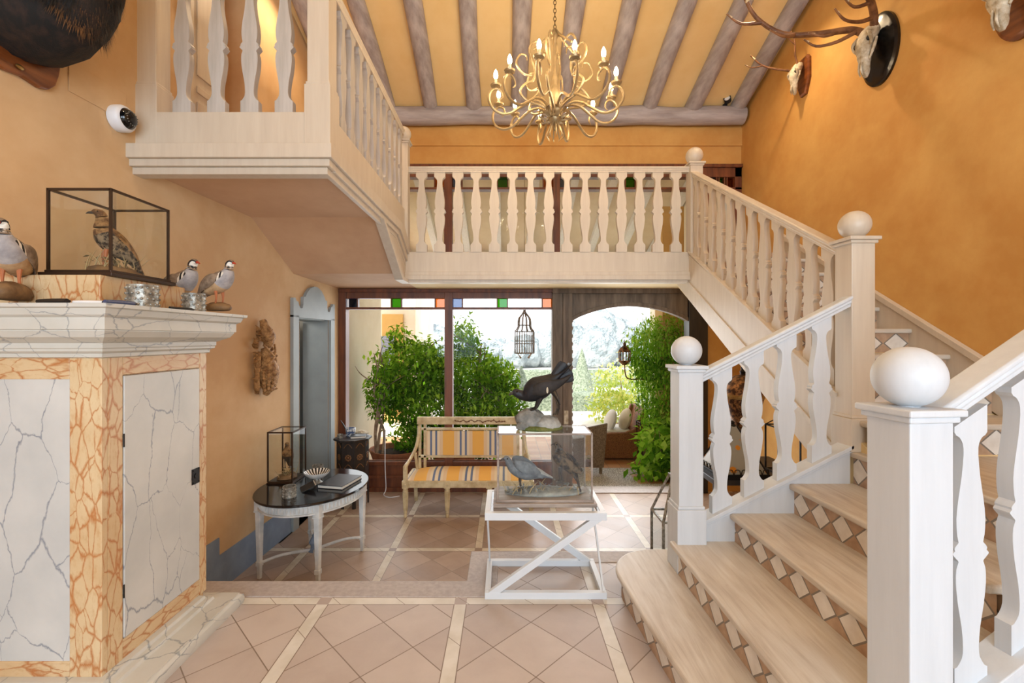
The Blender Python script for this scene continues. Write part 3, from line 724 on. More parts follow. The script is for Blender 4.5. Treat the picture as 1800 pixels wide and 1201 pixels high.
# cream upstairs door on the left wall
mb = MB(); onwall([(3.36, 2.97), (3.66, 2.97), (3.66, 4.9), (3.36, 4.9)], 0, .04, mb); struct('door_3', mb, m_cream_lit, bevel=.004)
mb = MB()
for (a_, b_) in ((3.05, 3.35), (3.42, 3.47), (3.55, 4.7)): onwall([(3.42, a_), (3.60, a_), (3.60, b_), (3.42, b_)], .04, .05, mb)
o = part('door_panel', mb, m_cream_lit, bpy.data.objects['door_3'], bevel=.003)

# ------------------------------------------------------------------ marbled corner cabinet
cb = thing('cabinet', 'tall faux-marble painted cabinet with orange-veined frame on the left', 'cabinet', (-2.05, 2.3, 0))
CX, C0, C1, CZ0, CZ1 = -1.72, 1.94, 2.62, .124, 1.50
mb = MB(); mb.box(-2.41, CX-.012, C0+.012, C1-.01, 0, CZ1); part('body', mb, m_orange, cb)
mb = MB()   # front frame facing the camera side
for (a, b, c, d) in ((-1.858, CX, CZ0, CZ1), (-2.41, -2.26, CZ0, CZ1)): mb.box(a, b, C0, C0+.03, c, d)
part('frame_stile', mb, m_orange, cb, bevel=.003)
for (a, b) in ((1.395, CZ1), (CZ0, .19)): mb = MB(); mb.box(-2.26, -1.858, C0+.001, C0+.03, a, b); part('frame_rail', mb, m_orange_h, cb, bevel=.003)
mb = MB(); mb.box(-2.262, -1.856, C0+.006, C0+.03, .188, 1.397); part('front_panel', mb, m_marble, cb)
mb = MB()   # side frame facing the room
mb.box(CX-.03, CX, C0+.0305, 2.048, CZ0, CZ1); mb.box(CX-.03, CX, 2.56, C1, CZ0, CZ1); part('frame_stile', mb, m_orange, cb, bevel=.003)
for (a, b) in ((1.405, CZ1), (CZ0, .214)): mb = MB(); mb.box(CX-.03, CX-.001, 2.048, 2.56, a, b); part('frame_rail', mb, m_orange_h, cb, bevel=.003)
mb = MB(); mb.box(CX-.03, CX+.004, 2.052, 2.556, .218, 1.401); d_ = part('door', mb, m_marble, cb, bevel=.003)
mb = MB()
for z in (1.08, .40): mb.lathe([(.003, 0), (.003, .06)], 8, (CX+.003, 2.050, z))
part('hinge', mb, m_iron, d_)
mb = MB(); mb.box(CX+.004, CX+.009, 2.49, 2.55, .765, .85); mb.lathe([(.014, 0), (.014, .004)], 12, T=Matrix.Translation((CX+.009, 2.52, .81)) @ Matrix.Rotation(R(90), 4, 'Y'))
for (yy, zz) in ((2.497, .775), (2.543, .775), (2.497, .842), (2.543, .842)): mb.ball((CX+.010, yy, zz), .004, n=6, m=4)
part('lock_plate', mb, m_iron, d_, bevel=.001)
def mold(profile, X, Y0, Y1, mb, xl=-2.41):
    """profile of (out, z); moulding wrapping front (y=Y0), side (x=X) and far end (y=Y1)"""
    n = len(profile); vs = []
    for (o_, z) in profile: vs += [(xl, Y0-o_, z), (X+o_, Y0-o_, z), (X+o_, Y1+o_, z), (xl, Y1+o_, z)]
    fs = []
    for i in range(n-1):
        for k in range(3): fs.append((4*i+k, 4*i+k+1, 4*i+5+k, 4*i+4+k))
        fs.append((4*i+3, 4*i, 4*i+4, 4*i+7))
    fs.append((3, 2, 1, 0)); fs.append((4*n-4, 4*n-3, 4*n-2, 4*n-1)); mb.add(vs, fs)
mb = MB(); mold([(0, 1.485), (.012, 1.49), (.012, 1.505), (.03, 1.515), (.03, 1.525), (.035, 1.53), (.035, 1.55), (.085, 1.575), (.10, 1.60), (.10, 1.605), (.108, 1.607), (.108, 1.655), (.125, 1.665), (.135, 1.69), (.15, 1.695), (.152, 1.71)], CX, C0, C1, mb)
part('cornice', mb, m_marble_c, cb, smooth=True, ang=25)
mb = MB(); mold([(.165, 0), (.17, .03), (.165, .052), (.15, .06), (.15, .068), (.085, .078), (.06, .085), (.055, .10), (.03, .105), (.025, .12), (0, .126)], CX, C0, C1-.08, mb)
part('plinth', mb, m_marble_c, cb, smooth=True, ang=25)
mb = MB(); mb.prism([(-2.40, 2.0), (-1.78, 2.0), (-1.78, 2.53), (-2.37, 2.53)], 1.71, 1.85, 'z'); part('ledge', mb, m_orange, cb, bevel=.004)

# ------------------------------------------------------------------ glass display cases
def glass_case(name, label, x0, x1, y0, y1, z0, z1, fm, fw=.009, base=(.02, .03), gm=None, basem=None):
    t = thing(name, label, 'display case', ((x0+x1)/2, (y0+y1)/2, z0))
    bo, bh = base; mb = MB()
    mb.box(x0-bo, x1+bo, y0-bo, y1+bo, z0, z0+bh*.6); mb.box(x0-bo*.4, x1+bo*.4, y0-bo*.4, y1+bo*.4, z0+bh*.6, z0+bh)
    part('base', mb, basem or fm, t, bevel=.003); zb = z0+bh; mb = MB(); h = fw/2
    for x in (x0, x1):
        for y in (y0, y1): mb.box(x-h, x+h, y-h, y+h, zb, z1)
        mb.box(x-h, x+h, y0, y1, z1-fw, z1)
    for y in (y0, y1): mb.box(x0, x1, y-h, y+h, z1-fw, z1)
    part('frame', mb, fm, t)
    for (a, b, c, d) in ((x0, x1, y0, y0), (x0, x1, y1, y1), (x0, x0, y0, y1), (x1, x1, y0, y1)):
        mb = MB(); e = .0015; mb.box(a-e if a == b else a+h, b+e if a == b else b-h, c-e if c == d else c+h, d+e if c == d else d-h, zb, z1-fw)
        part('glass_pane', mb, gm or m_case_glass, t)
    mb = MB(); mb.box(x0+h, x1-h, y0+h, y1-h, z1-.004, z1-.001); part('glass_pane', mb, gm or m_case_glass, t)
    return t

# ------------------------------------------------------------------ birds
def bird_mats(kind):
    if kind == 'partridge':
        return [mottled('brown_back_plumage', (104, 84, 66), (146, 124, 102), 30, .8, .5, 60), mottled('grey_breast_plumage', (146, 140, 140), (178, 172, 170), 20, .8, .4, 60),
                plain('white_throat', (226, 222, 212), .8), mottled('speckled_collar', (34, 26, 24), (190, 174, 156), 60, .8, .3, 60, lo=.46, hi=.54), barred('barred_flank', (28, 22, 20), (212, 200, 184)),
                plain('dark_eye_stripe', (34, 26, 24), .7), mottled('buff_belly', (170, 132, 92), (200, 168, 128), 20, .8, .3)]
    return None
def barred(name, a, b, sc=16):
    t = NT(name); w = t.n('ShaderNodeTexWave'); t.t.links.new(t.coord('Object', (1, 1, .5)), w.inputs[0]); w.inputs['Scale'].default_value = sc; w.inputs['Distortion'].default_value = 2.5
    return t.fin(t.ramp(w.outputs[0], [(.42, lin(a)), (.55, lin(b))]), .8)
PM = bird_mats('partridge')
m_beakred = plain('red_beak', (176, 60, 34), .4); m_eye = plain('glass_eye', (10, 8, 8), .1); m_legp = plain('orange_leg', (176, 104, 62), .6)
m_beakdk = plain('dark_horn_beak', (60, 52, 44), .4)
def fn_part(t, a):
    s = math.sin(2*math.pi*a); c = abs(math.cos(2*math.pi*a))
    if t < .22: return 0
    if t < .60: return 0 if s > .35 else (4 if (s > -.35 and t < .55) else (6 if t < .40 else 1))
    if t < .66: return 0 if s > .3 else 1
    if t < .76: return 3
    if t < .985: return 0 if s > .55 else (5 if s > .15 else 2)
    return 5
def make_bird(name, label, loc, rz, mats, fn, scale=1, beak=None, leg=None, group=None, path=None, stand=True, wing=True, cat='stuffed bird', rock=None, eye_at=None):
    t = thing(name, label, cat, (0,0,0), group)
    S = scale
    path = path or [(-.155,0,.045,.012,.004),(-.13,0,.065,.022,.008),(-.095,0,.095,.032,.022),(-.055,0,.125,.052,.046),(0,0,.155,.064,.062),(.045,0,.185,.060,.058),(.072,0,.215,.045,.043),(.082,0,.24,.028,.030),(.086,0,.258,.023,.026),(.092,0,.275,.023,.026),(.104,0,.287,.020,.019),(.118,0,.284,.010,.009)]
    mb = MB(); mb.loft([tuple(v*S for v in p) for p in path], 20, 4, up=(0,0,1), fn=fn, jit=.012)
    body = part('body', mb, mats, t, smooth=True, ang=80)
    h = path[-2]; e = path[-1]
    mb = MB(); mb.loft([(e[0]*S-.004, 0, e[2]*S, .008*S, .008*S), (e[0]*S+.012*S, 0, e[2]*S-.003*S, .005*S, .006*S), (e[0]*S+.024*S, 0, e[2]*S-.011*S, .001, .001)], 8, 3)
    part('beak', mb, beak or m_beakred, body, smooth=True)
    ex, ez = eye_at or ((h[0]-.006), (h[2]+.002))
    mb = MB(); mb.ball((ex*S, h[3]*S*.92, ez*S), .005*S, n=10, m=8); part('eye', mb, m_eye, body, smooth=True)
    mb = MB(); mb.ball((ex*S, -h[3]*S*.92, ez*S), .005*S, n=10, m=8); part('eye', mb, m_eye, body, smooth=True)
    if wing:
        for sgn in (1, -1):
            mb = MB(); mb.loft([(-.135*S, sgn*.022*S, .085*S, .005*S, .010*S), (-.08*S, sgn*.048*S, .128*S, .008*S, .028*S), (-.02*S, sgn*.062*S, .160*S, .010*S, .038*S), (.03*S, sgn*.058*S, .185*S, .010*S, .030*S), (.055*S, sgn*.045*S, .20*S, .006*S, .012*S)], 12, 3)
            part('wing', mb, mats[0], t, smooth=True, ang=80)
    if stand:
        for sgn in (1, -1):
            mb = MB(); x = .01*S; y = sgn*.026*S
            mb.tube([(x, y, .11*S), (x+.004*S, y, .06*S), (x-.006*S, y, .008*S)], [.011*S, .006*S, .005*S], 8, 3)
            for a in (-28, 0, 28, 180):
                L_ = .034*S if a != 180 else .016*S
                mb.tube([(x-.006*S, y, .007*S), (x-.006*S+L_*.6*math.cos(R(a)), y+L_*.6*math.sin(R(a)), .009*S), (x-.006*S+L_*math.cos(R(a)), y+L_*math.sin(R(a)), .003*S)], [.0045*S, .004*S, .002*S], 6, 2)
            part('leg', mb, leg or m_legp, t, smooth=True)
    if rock:
        mb = MB(); mb.ball((0, 0, 0), rock[0], rock[1], rock[2], 18, 10, jit=.06); mb.v = [(v[0]+.0, v[1], max(v[2], -rock[2]*.55)) for v in mb.v]
        part('stand', mb, rock[3], t, smooth=True, ang=60)
    t.location = loc; t.rotation_euler = (0, 0, rz)
    return t
m_standw = mottled('brown_wood_stand', (92, 66, 40), (140, 108, 72), 9, .7, .6, 30)
# partridges: left foreground, behind the case, right end
make_bird('partridge', 'large red-legged partridge at the photo left edge, facing the room, left of the glass case', (-2.09, 1.93, 1.76), R(-62), PM, fn_part, .98, group='red-legged partridges on the cabinet', rock=(.12, .055, .05, m_standw))
make_bird('partridge', 'partridge half hidden behind the right corner of the glass case', (-1.95, 2.62, 1.72), R(-12), PM, fn_part, 1.0, group='red-legged partridges on the cabinet', rock=(.07, .05, .03, m_standw))
make_bird('partridge', 'partridge standing alone on a wood stump at the right end of the cabinet top', (-1.66, 2.63, 1.747), R(-14), PM, fn_part, .90, group='red-legged partridges on the cabinet', rock=(.085, .05, .032, m_standw))
bpy.data.objects['partridge.001'].location = (-1.905, 2.665, 1.728)
c1 = glass_case('glass_case', 'dark-framed glass case with a brown grouse, on top of the marbled cabinet', -2.068, -1.785, 2.06, 2.41, 1.85, 2.25, m_case_br, .010, (.025, .03))
GM = [mottled('rust_brown_plumage', (92, 60, 34), (156, 116, 72), 34, .85, .6, 60, lo=.4, hi=.6), mottled('dark_barred_plumage', (44, 34, 26), (140, 116, 88), 44, .85, .6, 60, lo=.45, hi=.56), plain('pale_plumage', (176, 158, 130), .85)]
fn_gr = lambda t, a: (1 if (t < .45 and math.sin(2*math.pi*a) < .4) else 0)
GP = [(-.15,0,-.015,.020,.006),(-.125,0,.03,.032,.014),(-.095,0,.08,.046,.032),(-.045,0,.13,.060,.054),(0,0,.175,.062,.056),(.018,0,.215,.046,.042),(.022,0,.25,.030,.030),(.024,0,.272,.025,.026),(.032,0,.290,.024,.024),(.05,0,.296,.018,.017),(.062,0,.292,.009,.008)]
make_bird('grouse', 'mottled rust-brown grouse on twigs inside the glass case on the cabinet', (-1.955, 2.24, 1.90), R(-128), GM, fn_gr, .95, beak=m_beakdk, leg=m_legp, path=GP, wing=False)
def leafs(mb, cs, size, rnd, nm=3, droop=.3, aspect=.45):
    for (x, y, z, m) in cs:
        s_ = size*rnd.uniform(.65, 1.25); a = rnd.uniform(0, 2*math.pi); e = rnd.uniform(-1.2, .7)-droop
        d = Vector((math.cos(a)*math.cos(e), math.sin(a)*math.cos(e), math.sin(e))); w = d.cross(Vector((rnd.uniform(-.5,.5), rnd.uniform(-.5,.5), 1))).normalized(); nn = w.cross(d)
        p = Vector((x, y, z)); b = len(mb.v)
        mb.v += [tuple(p), tuple(p + d*s_*.45 + w*s_*aspect*.5 + nn*s_*.06), tuple(p + d*s_), tuple(p + d*s_*.45 - w*s_*aspect*.5 + nn*s_*.06)]
        mb.f += [(b, b+1, b+2), (b, b+2, b+3)]; mb.m += [m, m]
rnd = random.Random(5)
def habitat(case, x0, x1, y0, y1, z, h, n, mats, rockm=None):
    t = case
    mb = MB(); cx, cy = (x0+x1)/2, (y0+y1)/2
    mb.ball((cx, cy, z+.005), (x1-x0)*.46, (y1-y0)*.46, h*.32, 18, 10, jit=.1); mb.v = [(v[0], v[1], max(v[2], z+.001)) for v in mb.v]
    part('ground', mb, rockm or m_stonegr, t, smooth=True, ang=50)
    mb = MB()
    for _ in range(n):
        x = rnd.uniform(x0+.03, x1-.03); y = rnd.uniform(y0+.03, y1-.03); a = rnd.uniform(0, 6.28); L_ = h*rnd.uniform(.5, 1)
        cl = lambda p: (min(max(p[0], x0+.012), x1-.012), min(max(p[1], y0+.012), y1-.012), p[2])
        mb.tube([cl((x, y, z+.01)), cl((x+.02*math.cos(a), y+.02*math.sin(a), z+L_*.6)), cl((x+.06*math.cos(a), y+.06*math.sin(a), z+L_))], [.003, .0025, .001], 5, 2)
    part('dry_grass', mb, mats[0], t, kind='stuff')
    mb = MB(); leafs(mb, [(rnd.uniform(x0+.04, x1-.04), rnd.uniform(y0+.04, y1-.04), z+rnd.uniform(.02, h*.7), 0) for _ in range(n*3)], .035, rnd)
    part('dry_leaves', mb, mats[1], t, kind='stuff')
m_straw = plain('dry_straw', (176, 152, 108), .9); m_dleaf = plain('dry_leaf', (130, 112, 78), .9)
habitat(c1, -2.03, -1.82, 2.10, 2.38, 1.88, .13, 16, (m_straw, m_dleaf), rockm=m_standw)

# votives and pens on the cabinet
def votive(loc, r, h, label, group=None):
    t = thing('votive_holder', label, 'candle holder', loc, group)
    mb = MB(); n = 36; prof = []
    for i in range(13):
        z = h*i/12; prof.append((r*(1+.02*math.sin(i*2.1)), z))
    prof += [(r*.90, h), (r*.88, .008), (0.0, .008)]
    mb.lathe(prof, n, loc); 
    for i in range(4):
        for k in range(16):
            a = 2*math.pi*(k+.5*(i % 2))/16; mb.ball((loc[0]+r*math.cos(a), loc[1]+r*math.sin(a), loc[2]+h*(.14+.24*i)), r*.11, n=8, m=6)
    part('cup', mb, m_silver, t, smooth=True)
    return t
votive((-1.672, 2.10, 1.71), .060, .105, 'mercury-glass votive beside the pens on the cabinet top, the larger of the pair', 'votives on the cabinet')
votive((-1.655, 2.42, 1.71), .052, .098, 'mercury-glass votive next to the single partridge at the right end of the cabinet', 'votives on the cabinet')
def pen(label, a, b, r, m, name='pen'):
    mb = MB(); mb.tube([a, tuple((p+q)/2 for p, q in zip(a, b)), b], [r*.8, r, r*.9], 8, 2); e = Vector(b) + (Vector(b)-Vector(a)).normalized()*.018
    o = part(name, mb, m, smooth=True, org=a)
    mb2 = MB(); mb2.tube([b, tuple(e)], [r*.9, .001], 8, 1); part('tip', mb2, m_iron, o, smooth=True); return o
tag(pen('', (-1.93, 1.88, 1.722), (-1.79, 1.86, 1.722), .012, m_dark, 'marker_pen'), 'thick black pen lying at the front edge of the cabinet top', 'pen', 'pens on the cabinet')
tag(pen('', (-1.78, 1.875, 1.719), (-1.68, 1.90, 1.719), .009, m_whitepl), 'white pen at the corner of the cabinet top', 'pen', 'pens on the cabinet')
tag(pen('', (-1.655, 1.88, 1.722), (-1.632, 2.00, 1.722), .011, plain('blue_grey_plastic', (60, 74, 110), .3)), 'blue pen between the corner and the larger votive', 'pen', 'pens on the cabinet')
tag(pen('', (-1.60, 2.17, 1.717), (-1.60, 2.33, 1.717), .007, m_dark), 'thin black pen between the two votives', 'pen', 'pens on the cabinet')

# ------------------------------------------------------------------ dome camera on the left wall
t = thing('security_camera', 'white dome security camera on the left wall beside the balcony post', 'camera', (wx(2.80), 2.80, EYE+386*2.80/800))
Td = Matrix.Translation((wx(2.80), 2.80, EYE+386*2.80/800)) @ Matrix.Rotation(R(90), 4, 'Y')
mb = MB(); mb.lathe([(.078, 0), (.080, .01), (.080, .045), (.076, .055), (.072, .062), (.061, .068), (.060, .06)], 36, T=Td); part('housing', mb, m_whitepl, t, smooth=True)
mb = MB(); mb.lathe([(.060, .058), (.058, .072), (.049, .088), (.033, .100), (.014, .107), (0.0, .108)], 30, T=Td); part('dome', mb, m_lens, t, smooth=True)
mb = MB()
for k in range(16):
    a = 2*math.pi*k/16; mb.ball((.040*math.cos(a), .040*math.sin(a), .0965), .0035, n=6, m=4, T=Td)
part('infrared_ring', mb, m_silver, t)

# ------------------------------------------------------------------ boar head
bh = thing('boar_head', 'dark bristly mounted boar head at the upper left corner', 'mounted animal head', (-2.4, 2.1, 2.9))
yb = 2.25; zb = 2.95
mb = MB(); w0 = wx(yb); pts = [(w0+.03, yb-.02, 3.32, .27, .37), (w0+.13, yb-.03, 3.29, .27, .345), (w0+.24, yb-.03, 3.40, .23, .29), (w0+.34, yb-.03, 3.53, .17, .22), (w0+.46, yb-.03, 3.61, .12, .15), (w0+.56, yb-.03, 3.63, .085, .11), (w0+.60, yb-.03, 3.63, .075, .09)]
mb.loft(pts, 30, 6, jit=.035); part('head', mb, m_fur, bh, smooth=True, ang=80)
hair = MB(); rr = random.Random(3)
for _ in range(14000):
    i = rr.uniform(0, 5.2); k = int(i); f = i-k; p = [pts[k][j]*(1-f)+pts[k+1][j]*f for j in range(5)]; a = rr.uniform(0, 6.283)
    d = Vector([pts[k+1][j]-pts[k][j] for j in range(3)]).normalized(); sd = d.cross(Vector((0,0,1))).normalized(); u2 = sd.cross(d)
    nrm = (sd*math.cos(a)+u2*math.sin(a)); q = Vector(p[:3]) + sd*math.cos(a)*p[3]*.98 + u2*math.sin(a)*p[4]*.98
    L_ = rr.uniform(.03, .075); e = q + nrm*L_*.62 - d*L_*.6 + Vector((rr.uniform(-.01,.01), rr.uniform(-.01,.01), -.012)); w = d.cross(nrm)*.0022
    b = len(hair.v); hair.v += [tuple(q+w), tuple(q-w), tuple(e)]; hair.f.append((b, b+1, b+2)); hair.m.append(0)
part('bristles', hair, mottled('boar_bristle', (14, 11, 9), (140, 98, 58), 5, .7, 0, lo=.48, hi=.72), bh, kind='stuff')
mb = MB()
e = pts[-1]
mb.lathe([(.074, 0), (.080, .012), (.076, .03), (.03, .034), (0, .03)], 20, T=Matrix.Translation((e[0], e[1], e[2])) @ Matrix.Rotation(R(84), 4, 'Y')); part('snout', mb, m_dark, bh, smooth=True)
for s_ in (1, -1):
    p = pts[4]; mb = MB(); mb.tube([(p[0]+.02, p[1]+s_*.07, p[2]-.06), (p[0]+.05, p[1]+s_*.12, p[2]-.04), (p[0]+.03, p[1]+s_*.13, p[2]+.02)], [.012, .011, .003], 8, 4); part('tusk', mb, m_bone, bh, smooth=True)
    p = pts[1]; mb = MB(); mb.loft([(p[0]+.03, p[1]+s_*.12, p[2]+.2, .05, .02), (p[0]+.02, p[1]+s_*.17, p[2]+.29, .045, .016), (p[0]+.0, p[1]+s_*.19, p[2]+.38, .01, .006)], 12, 4, up=(1,0,0)); part('ear', mb, m_fur, bh, smooth=True)
    p = pts[3]; mb = MB(); mb.ball((p[0]-.04, p[1]+s_*.135, p[2]+.06), .014, n=10, m=8); part('eye', mb, m_eye, bh, smooth=True)
mb = MB(); outl = [(yb+.25*math.cos(a)*(1+.10*math.cos(6*a)), zb+.33+.44*math.sin(a)*(1+.06*math.cos(6*a))) for a in [2*math.pi*k/40 for k in range(40)]]
onwall(outl, 0, .03, mb); pl = part('plaque', mb, m_oakpl, bh, bevel=.008, seg=3)
mb = MB(); mb.ball((wx(yb)+.035, yb-.02, zb-.05), .008, .02, .012, n=10, m=6); part('badge', mb, m_brass, pl, smooth=True)

# ------------------------------------------------------------------ deer skull trophies on right wall
def skull(label, y, z, s, plaque, antlers, mat_pl, tilt=0, name='deer_skull_trophy'):
    """plaque: list of (y,z) outline; skull hangs nose down, antlers lists of tubes in local (out, y, z)"""
    t = thing(name, label, 'skull trophy', (XR, y, z))
    mb = MB(); n = len(plaque); vs = [(XR, y+a, z+b) for (a, b) in plaque] + [(XR-.022, y+a, z+b) for (a, b) in plaque] + [(XR-.034, y+a*.9, z+b*.9) for (a, b) in plaque]
    fs = [tuple(range(n)), tuple(range(3*n-1, 2*n-1, -1))]
    for q in (0, n): fs += [(q+i, q+(i+1) % n, q+n+(i+1) % n, q+n+i) for i in range(n)]
    mb.add(vs, fs); part('plaque', mb, mat_pl, t, smooth=True, ang=25)
    X = XR-.04
    def g(o_, yy, zz): return (X-o_*s, y+yy*s, z+zz*s)
    mb = MB()
    P = [(.02,0,.17,.055,.04),(.05,0,.14,.075,.055),(.085,0,.08,.078,.06),(.10,0,.01,.068,.055),(.10,0,-.05,.050,.045),(.095,0,-.12,.038,.036),(.09,0,-.19,.030,.026),(.088,0,-.225,.014,.012)]
    mb.loft([(*g(p[0], p[1], p[2]), p[3]*s, p[4]*s) for p in P], 18, 4, up=(-1,0,0), jit=.05)
    for sg in (1, -1):   # brow ridges, cheek bones, nasal
        mb.tube([g(.11, sg*.05, .12), g(.125, sg*.085, .08), g(.11, sg*.085, .03), g(.10, sg*.06, .0)], [.012*s, .014*s, .012*s, .01*s], 8, 3)
        mb.tube([g(.07, sg*.085, .05), g(.085, sg*.08, -.02), g(.095, sg*.045, -.10)], [.010*s, .012*s, .008*s], 8, 3)
        mb.tube([g(.13, sg*.012, -.10), g(.135, sg*.012, -.17), g(.12, sg*.014, -.215)], [.008*s, .008*s, .004*s], 6, 3)
    sk = part('skull', mb, m_bone, t, smooth=True, ang=70)
    mb = MB()
    for sg in (1, -1): mb.ball(g(.112, sg*.064, .055), .022*s, .018*s, .024*s, 12, 8)  # solid dark balls; the shade of the hollows is put into their colour
    part('socket_shade', mb, m_dark, sk, smooth=True)
    for side in antlers:
        mb = MB(); 
        for (pts_, r0, r1) in side:
            k = len(pts_); mb.tube([g(*p) for p in pts_], [(r0+(r1-r0)*i/(k-1))*s for i in range(k)], 10, 4)
        o = part('antler', mb, m_antler, t, smooth=True)
        tp = MB()
        for (pts_, r0, r1) in side:
            a = Vector(g(*pts_[-2])); b = Vector(g(*pts_[-1])); q = b+(a-b)*.4; tp.tube([tuple(q), tuple(b+(b-a)*.03)], [(r1*1.35)*s+.002, .002], 8, 1)
        part('tip', tp, m_antler_tip, o, smooth=True)
    return t
oval = [(.19*math.cos(2*math.pi*k/36), .30*math.sin(2*math.pi*k/36)) for k in range(36)]
shield = [(-.10,.17),(-.07,.21),(.07,.21),(.10,.17),(.10,-.04),(.04,-.19),(-.04,-.19),(-.10,-.04)]
def red_antler(sg, out=1.0, up=.5):
    main = [(.06, sg*.05, .16), (.14*out, sg*.12, .24), (.34*out, sg*.26, .30), (.60*out, sg*.36, .42*up+.16), (.85*out, sg*.38, .62*up+.22), (1.02*out, sg*.32, .95*up+.24)]
    return [(main, .030, .014),
            ([(.10, sg*.08, .20), (.26*out, sg*.12, .14), (.42*out, sg*.16, .13), (.52*out, sg*.18, .20)], .018, .006),
            ([(.20*out, sg*.17, .26), (.34*out, sg*.17, .22), (.46*out, sg*.20, .27)], .016, .006),
            ([(.50*out, sg*.33, .34), (.66*out, sg*.26, .28), (.80*out, sg*.24, .32)], .018, .006),
            ([(.80*out, sg*.38, .52*up+.22), (.98*out, sg*.42, .50*up+.25), (1.12*out, sg*.42, .62*up+.28)], .016, .006)]
skull('stag skull with branching brown antlers on a black oval plaque, high on right wall', 3.86, 4.02, 1.05, oval, [red_antler(1, .9), red_antler(-1, .9)], m_black)
roe = lambda sg: [([(.06, sg*.04, .12), (.12, sg*.06, .26), (.16, sg*.11, .42), (.20, sg*.10, .56)], .014, .007), ([(.15, sg*.10, .38), (.24, sg*.12, .44), (.28, sg*.12, .50)], .009, .004)]
roe2 = lambda sg: [([(.06, sg*.05, .12), (.28, sg*.09, .17), (.46, sg*.13, .25), (.62, sg*.10, .36)], .016, .008), ([(.44, sg*.13, .24), (.58, sg*.14, .22), (.68, sg*.14, .26)], .010, .004)]
skull('small roebuck skull with short antlers on a brown shield plaque, far end of wall', 4.84, 4.34, .80, shield, [roe2(1), roe(-1)], m_oakpl)
skull('stag skull with long antlers cut off by the top right photo corner', 2.80, 3.70, 1.05, [(a*.85, b*.95) for a, b in oval], [red_antler(1, 1.0, .35), red_antler(-1, 1.0, .35)], m_oakpl)

# ------------------------------------------------------------------ chandelier
CHX, CHY, Z0 = .415, 3.8, 3.40
ch = thing('chandelier', 'champagne-gilt scrolled iron chandelier with twelve glowing candle bulbs', 'chandelier', (CHX, CHY, 3.3))
def pol(a, r, z): return (CHX+r*math.cos(a), CHY+r*math.sin(a), Z0+z)
mb = MB(); mb.lathe([(.0, -.10), (.012, -.09), (.016, -.07), (.008, -.05), (.03, -.03), (.055, .0), (.05, .03), (.03, .05), (.035, .09), (.045, .15), (.05, .22), (.03, .27), (.022, .30), (.028, .33), (.018, .37), (.012, .45), (.010, .60), (.016, .66), (.03, .70), (.012, .74), (.008, .76)], 20, (CHX, CHY, Z0))
part('stem', mb, m_gold, ch, smooth=True, ang=50)
NB = 12
for k in range(NB):
    a = 2*math.pi*(k+.35)/NB; dz = .0 if k % 2 else .02
    mb = MB(); prof = [(.04, 0), (.075, .07), (.14, .115), (.22, .105), (.30, .05), (.38, -.005), (.45, -.015), (.515, .015), (.555, .08), (.545, .15), (.50, .185), (.455, .165), (.445, .12), (.47, .095)]
    mb.tube([pol(a, r_, z_+dz) for (r_, z_) in prof], [.011]*10 + [.010, .009, .007, .004], 8, 4)
    arm = part('arm', mb, m_gold, ch, smooth=True)
    mb = MB(); mb.lathe([(.006, .175), (.014, .19), (.040, .203), (.044, .215), (.040, .215), (.010, .205)], 18, (CHX+.5*math.cos(a), CHY+.5*math.sin(a), Z0+dz)); part('drip_cup', mb, m_gold, arm, smooth=True)
    c_ = (CHX+.5*math.cos(a), CHY+.5*math.sin(a), Z0+dz+.205)
    mb = MB(); mb.lathe([(.013, 0), (.013, .055), (.010, .06)], 14, c_); part('candle_sleeve', mb, m_candle, arm, smooth=True)
    mb = MB(); mb.lathe([(.010, .058), (.017, .075), (.0185, .09), (.015, .11), (.008, .128), (.0, .14)], 14, c_); part('bulb', mb, m_bulb, arm, smooth=True)
    light('candle_lamp', 'POINT', (c_[0], c_[1], c_[2]+.16), 3.6, (1, .77, .50), radius=.03)
for k in range(6):
    a = 2*math.pi*(k+.2)/6; mb = MB()
    mb.tube([pol(a, r_, z_) for (r_, z_) in ((.03, .05), (.12, .10), (.24, .13), (.30, .20), (.25, .27), (.19, .30), (.17, .38), (.20, .47), (.22, .56), (.17, .63), (.11, .61), (.10, .56))], [.010]*9 + [.009, .007, .004], 8, 4)
    mb.tube([pol(a, r_, z_) for (r_, z_) in ((.20, .34), (.27, .35), (.33, .42), (.30, .50), (.25, .50), (.24, .46))], [.009, .009, .009, .008, .006, .004], 8, 4)
    mb.tube([pol(a, r_, z_) for (r_, z_) in ((.18, .56), (.10, .64), (.04, .70), (.012, .75))], [.008, .009, .009, .006], 8, 4)
    part('upper_scroll', mb, m_gold, ch, smooth=True)
for k in range(8):
    a = 2*math.pi*(k+.1)/8; mb = MB()
    mb.loft([(*pol(a, r_, z_), .018, .003) for (r_, z_) in ((.02, .04), (.06, .0), (.12, .01), (.135, .05), (.11, .07), (.09, .05))], 8, 4, up=(0, 0, 1))
    mb.tube([pol(a, r_, z_) for (r_, z_) in ((.02, -.02), (.05, -.09), (.07, -.14), (.05, -.17))], [.007, .007, .006, .002], 6, 3)
    part('leaf_scroll', mb, m_gold, ch, smooth=True)
mb = MB(); zc = Z0+.77; k = 0
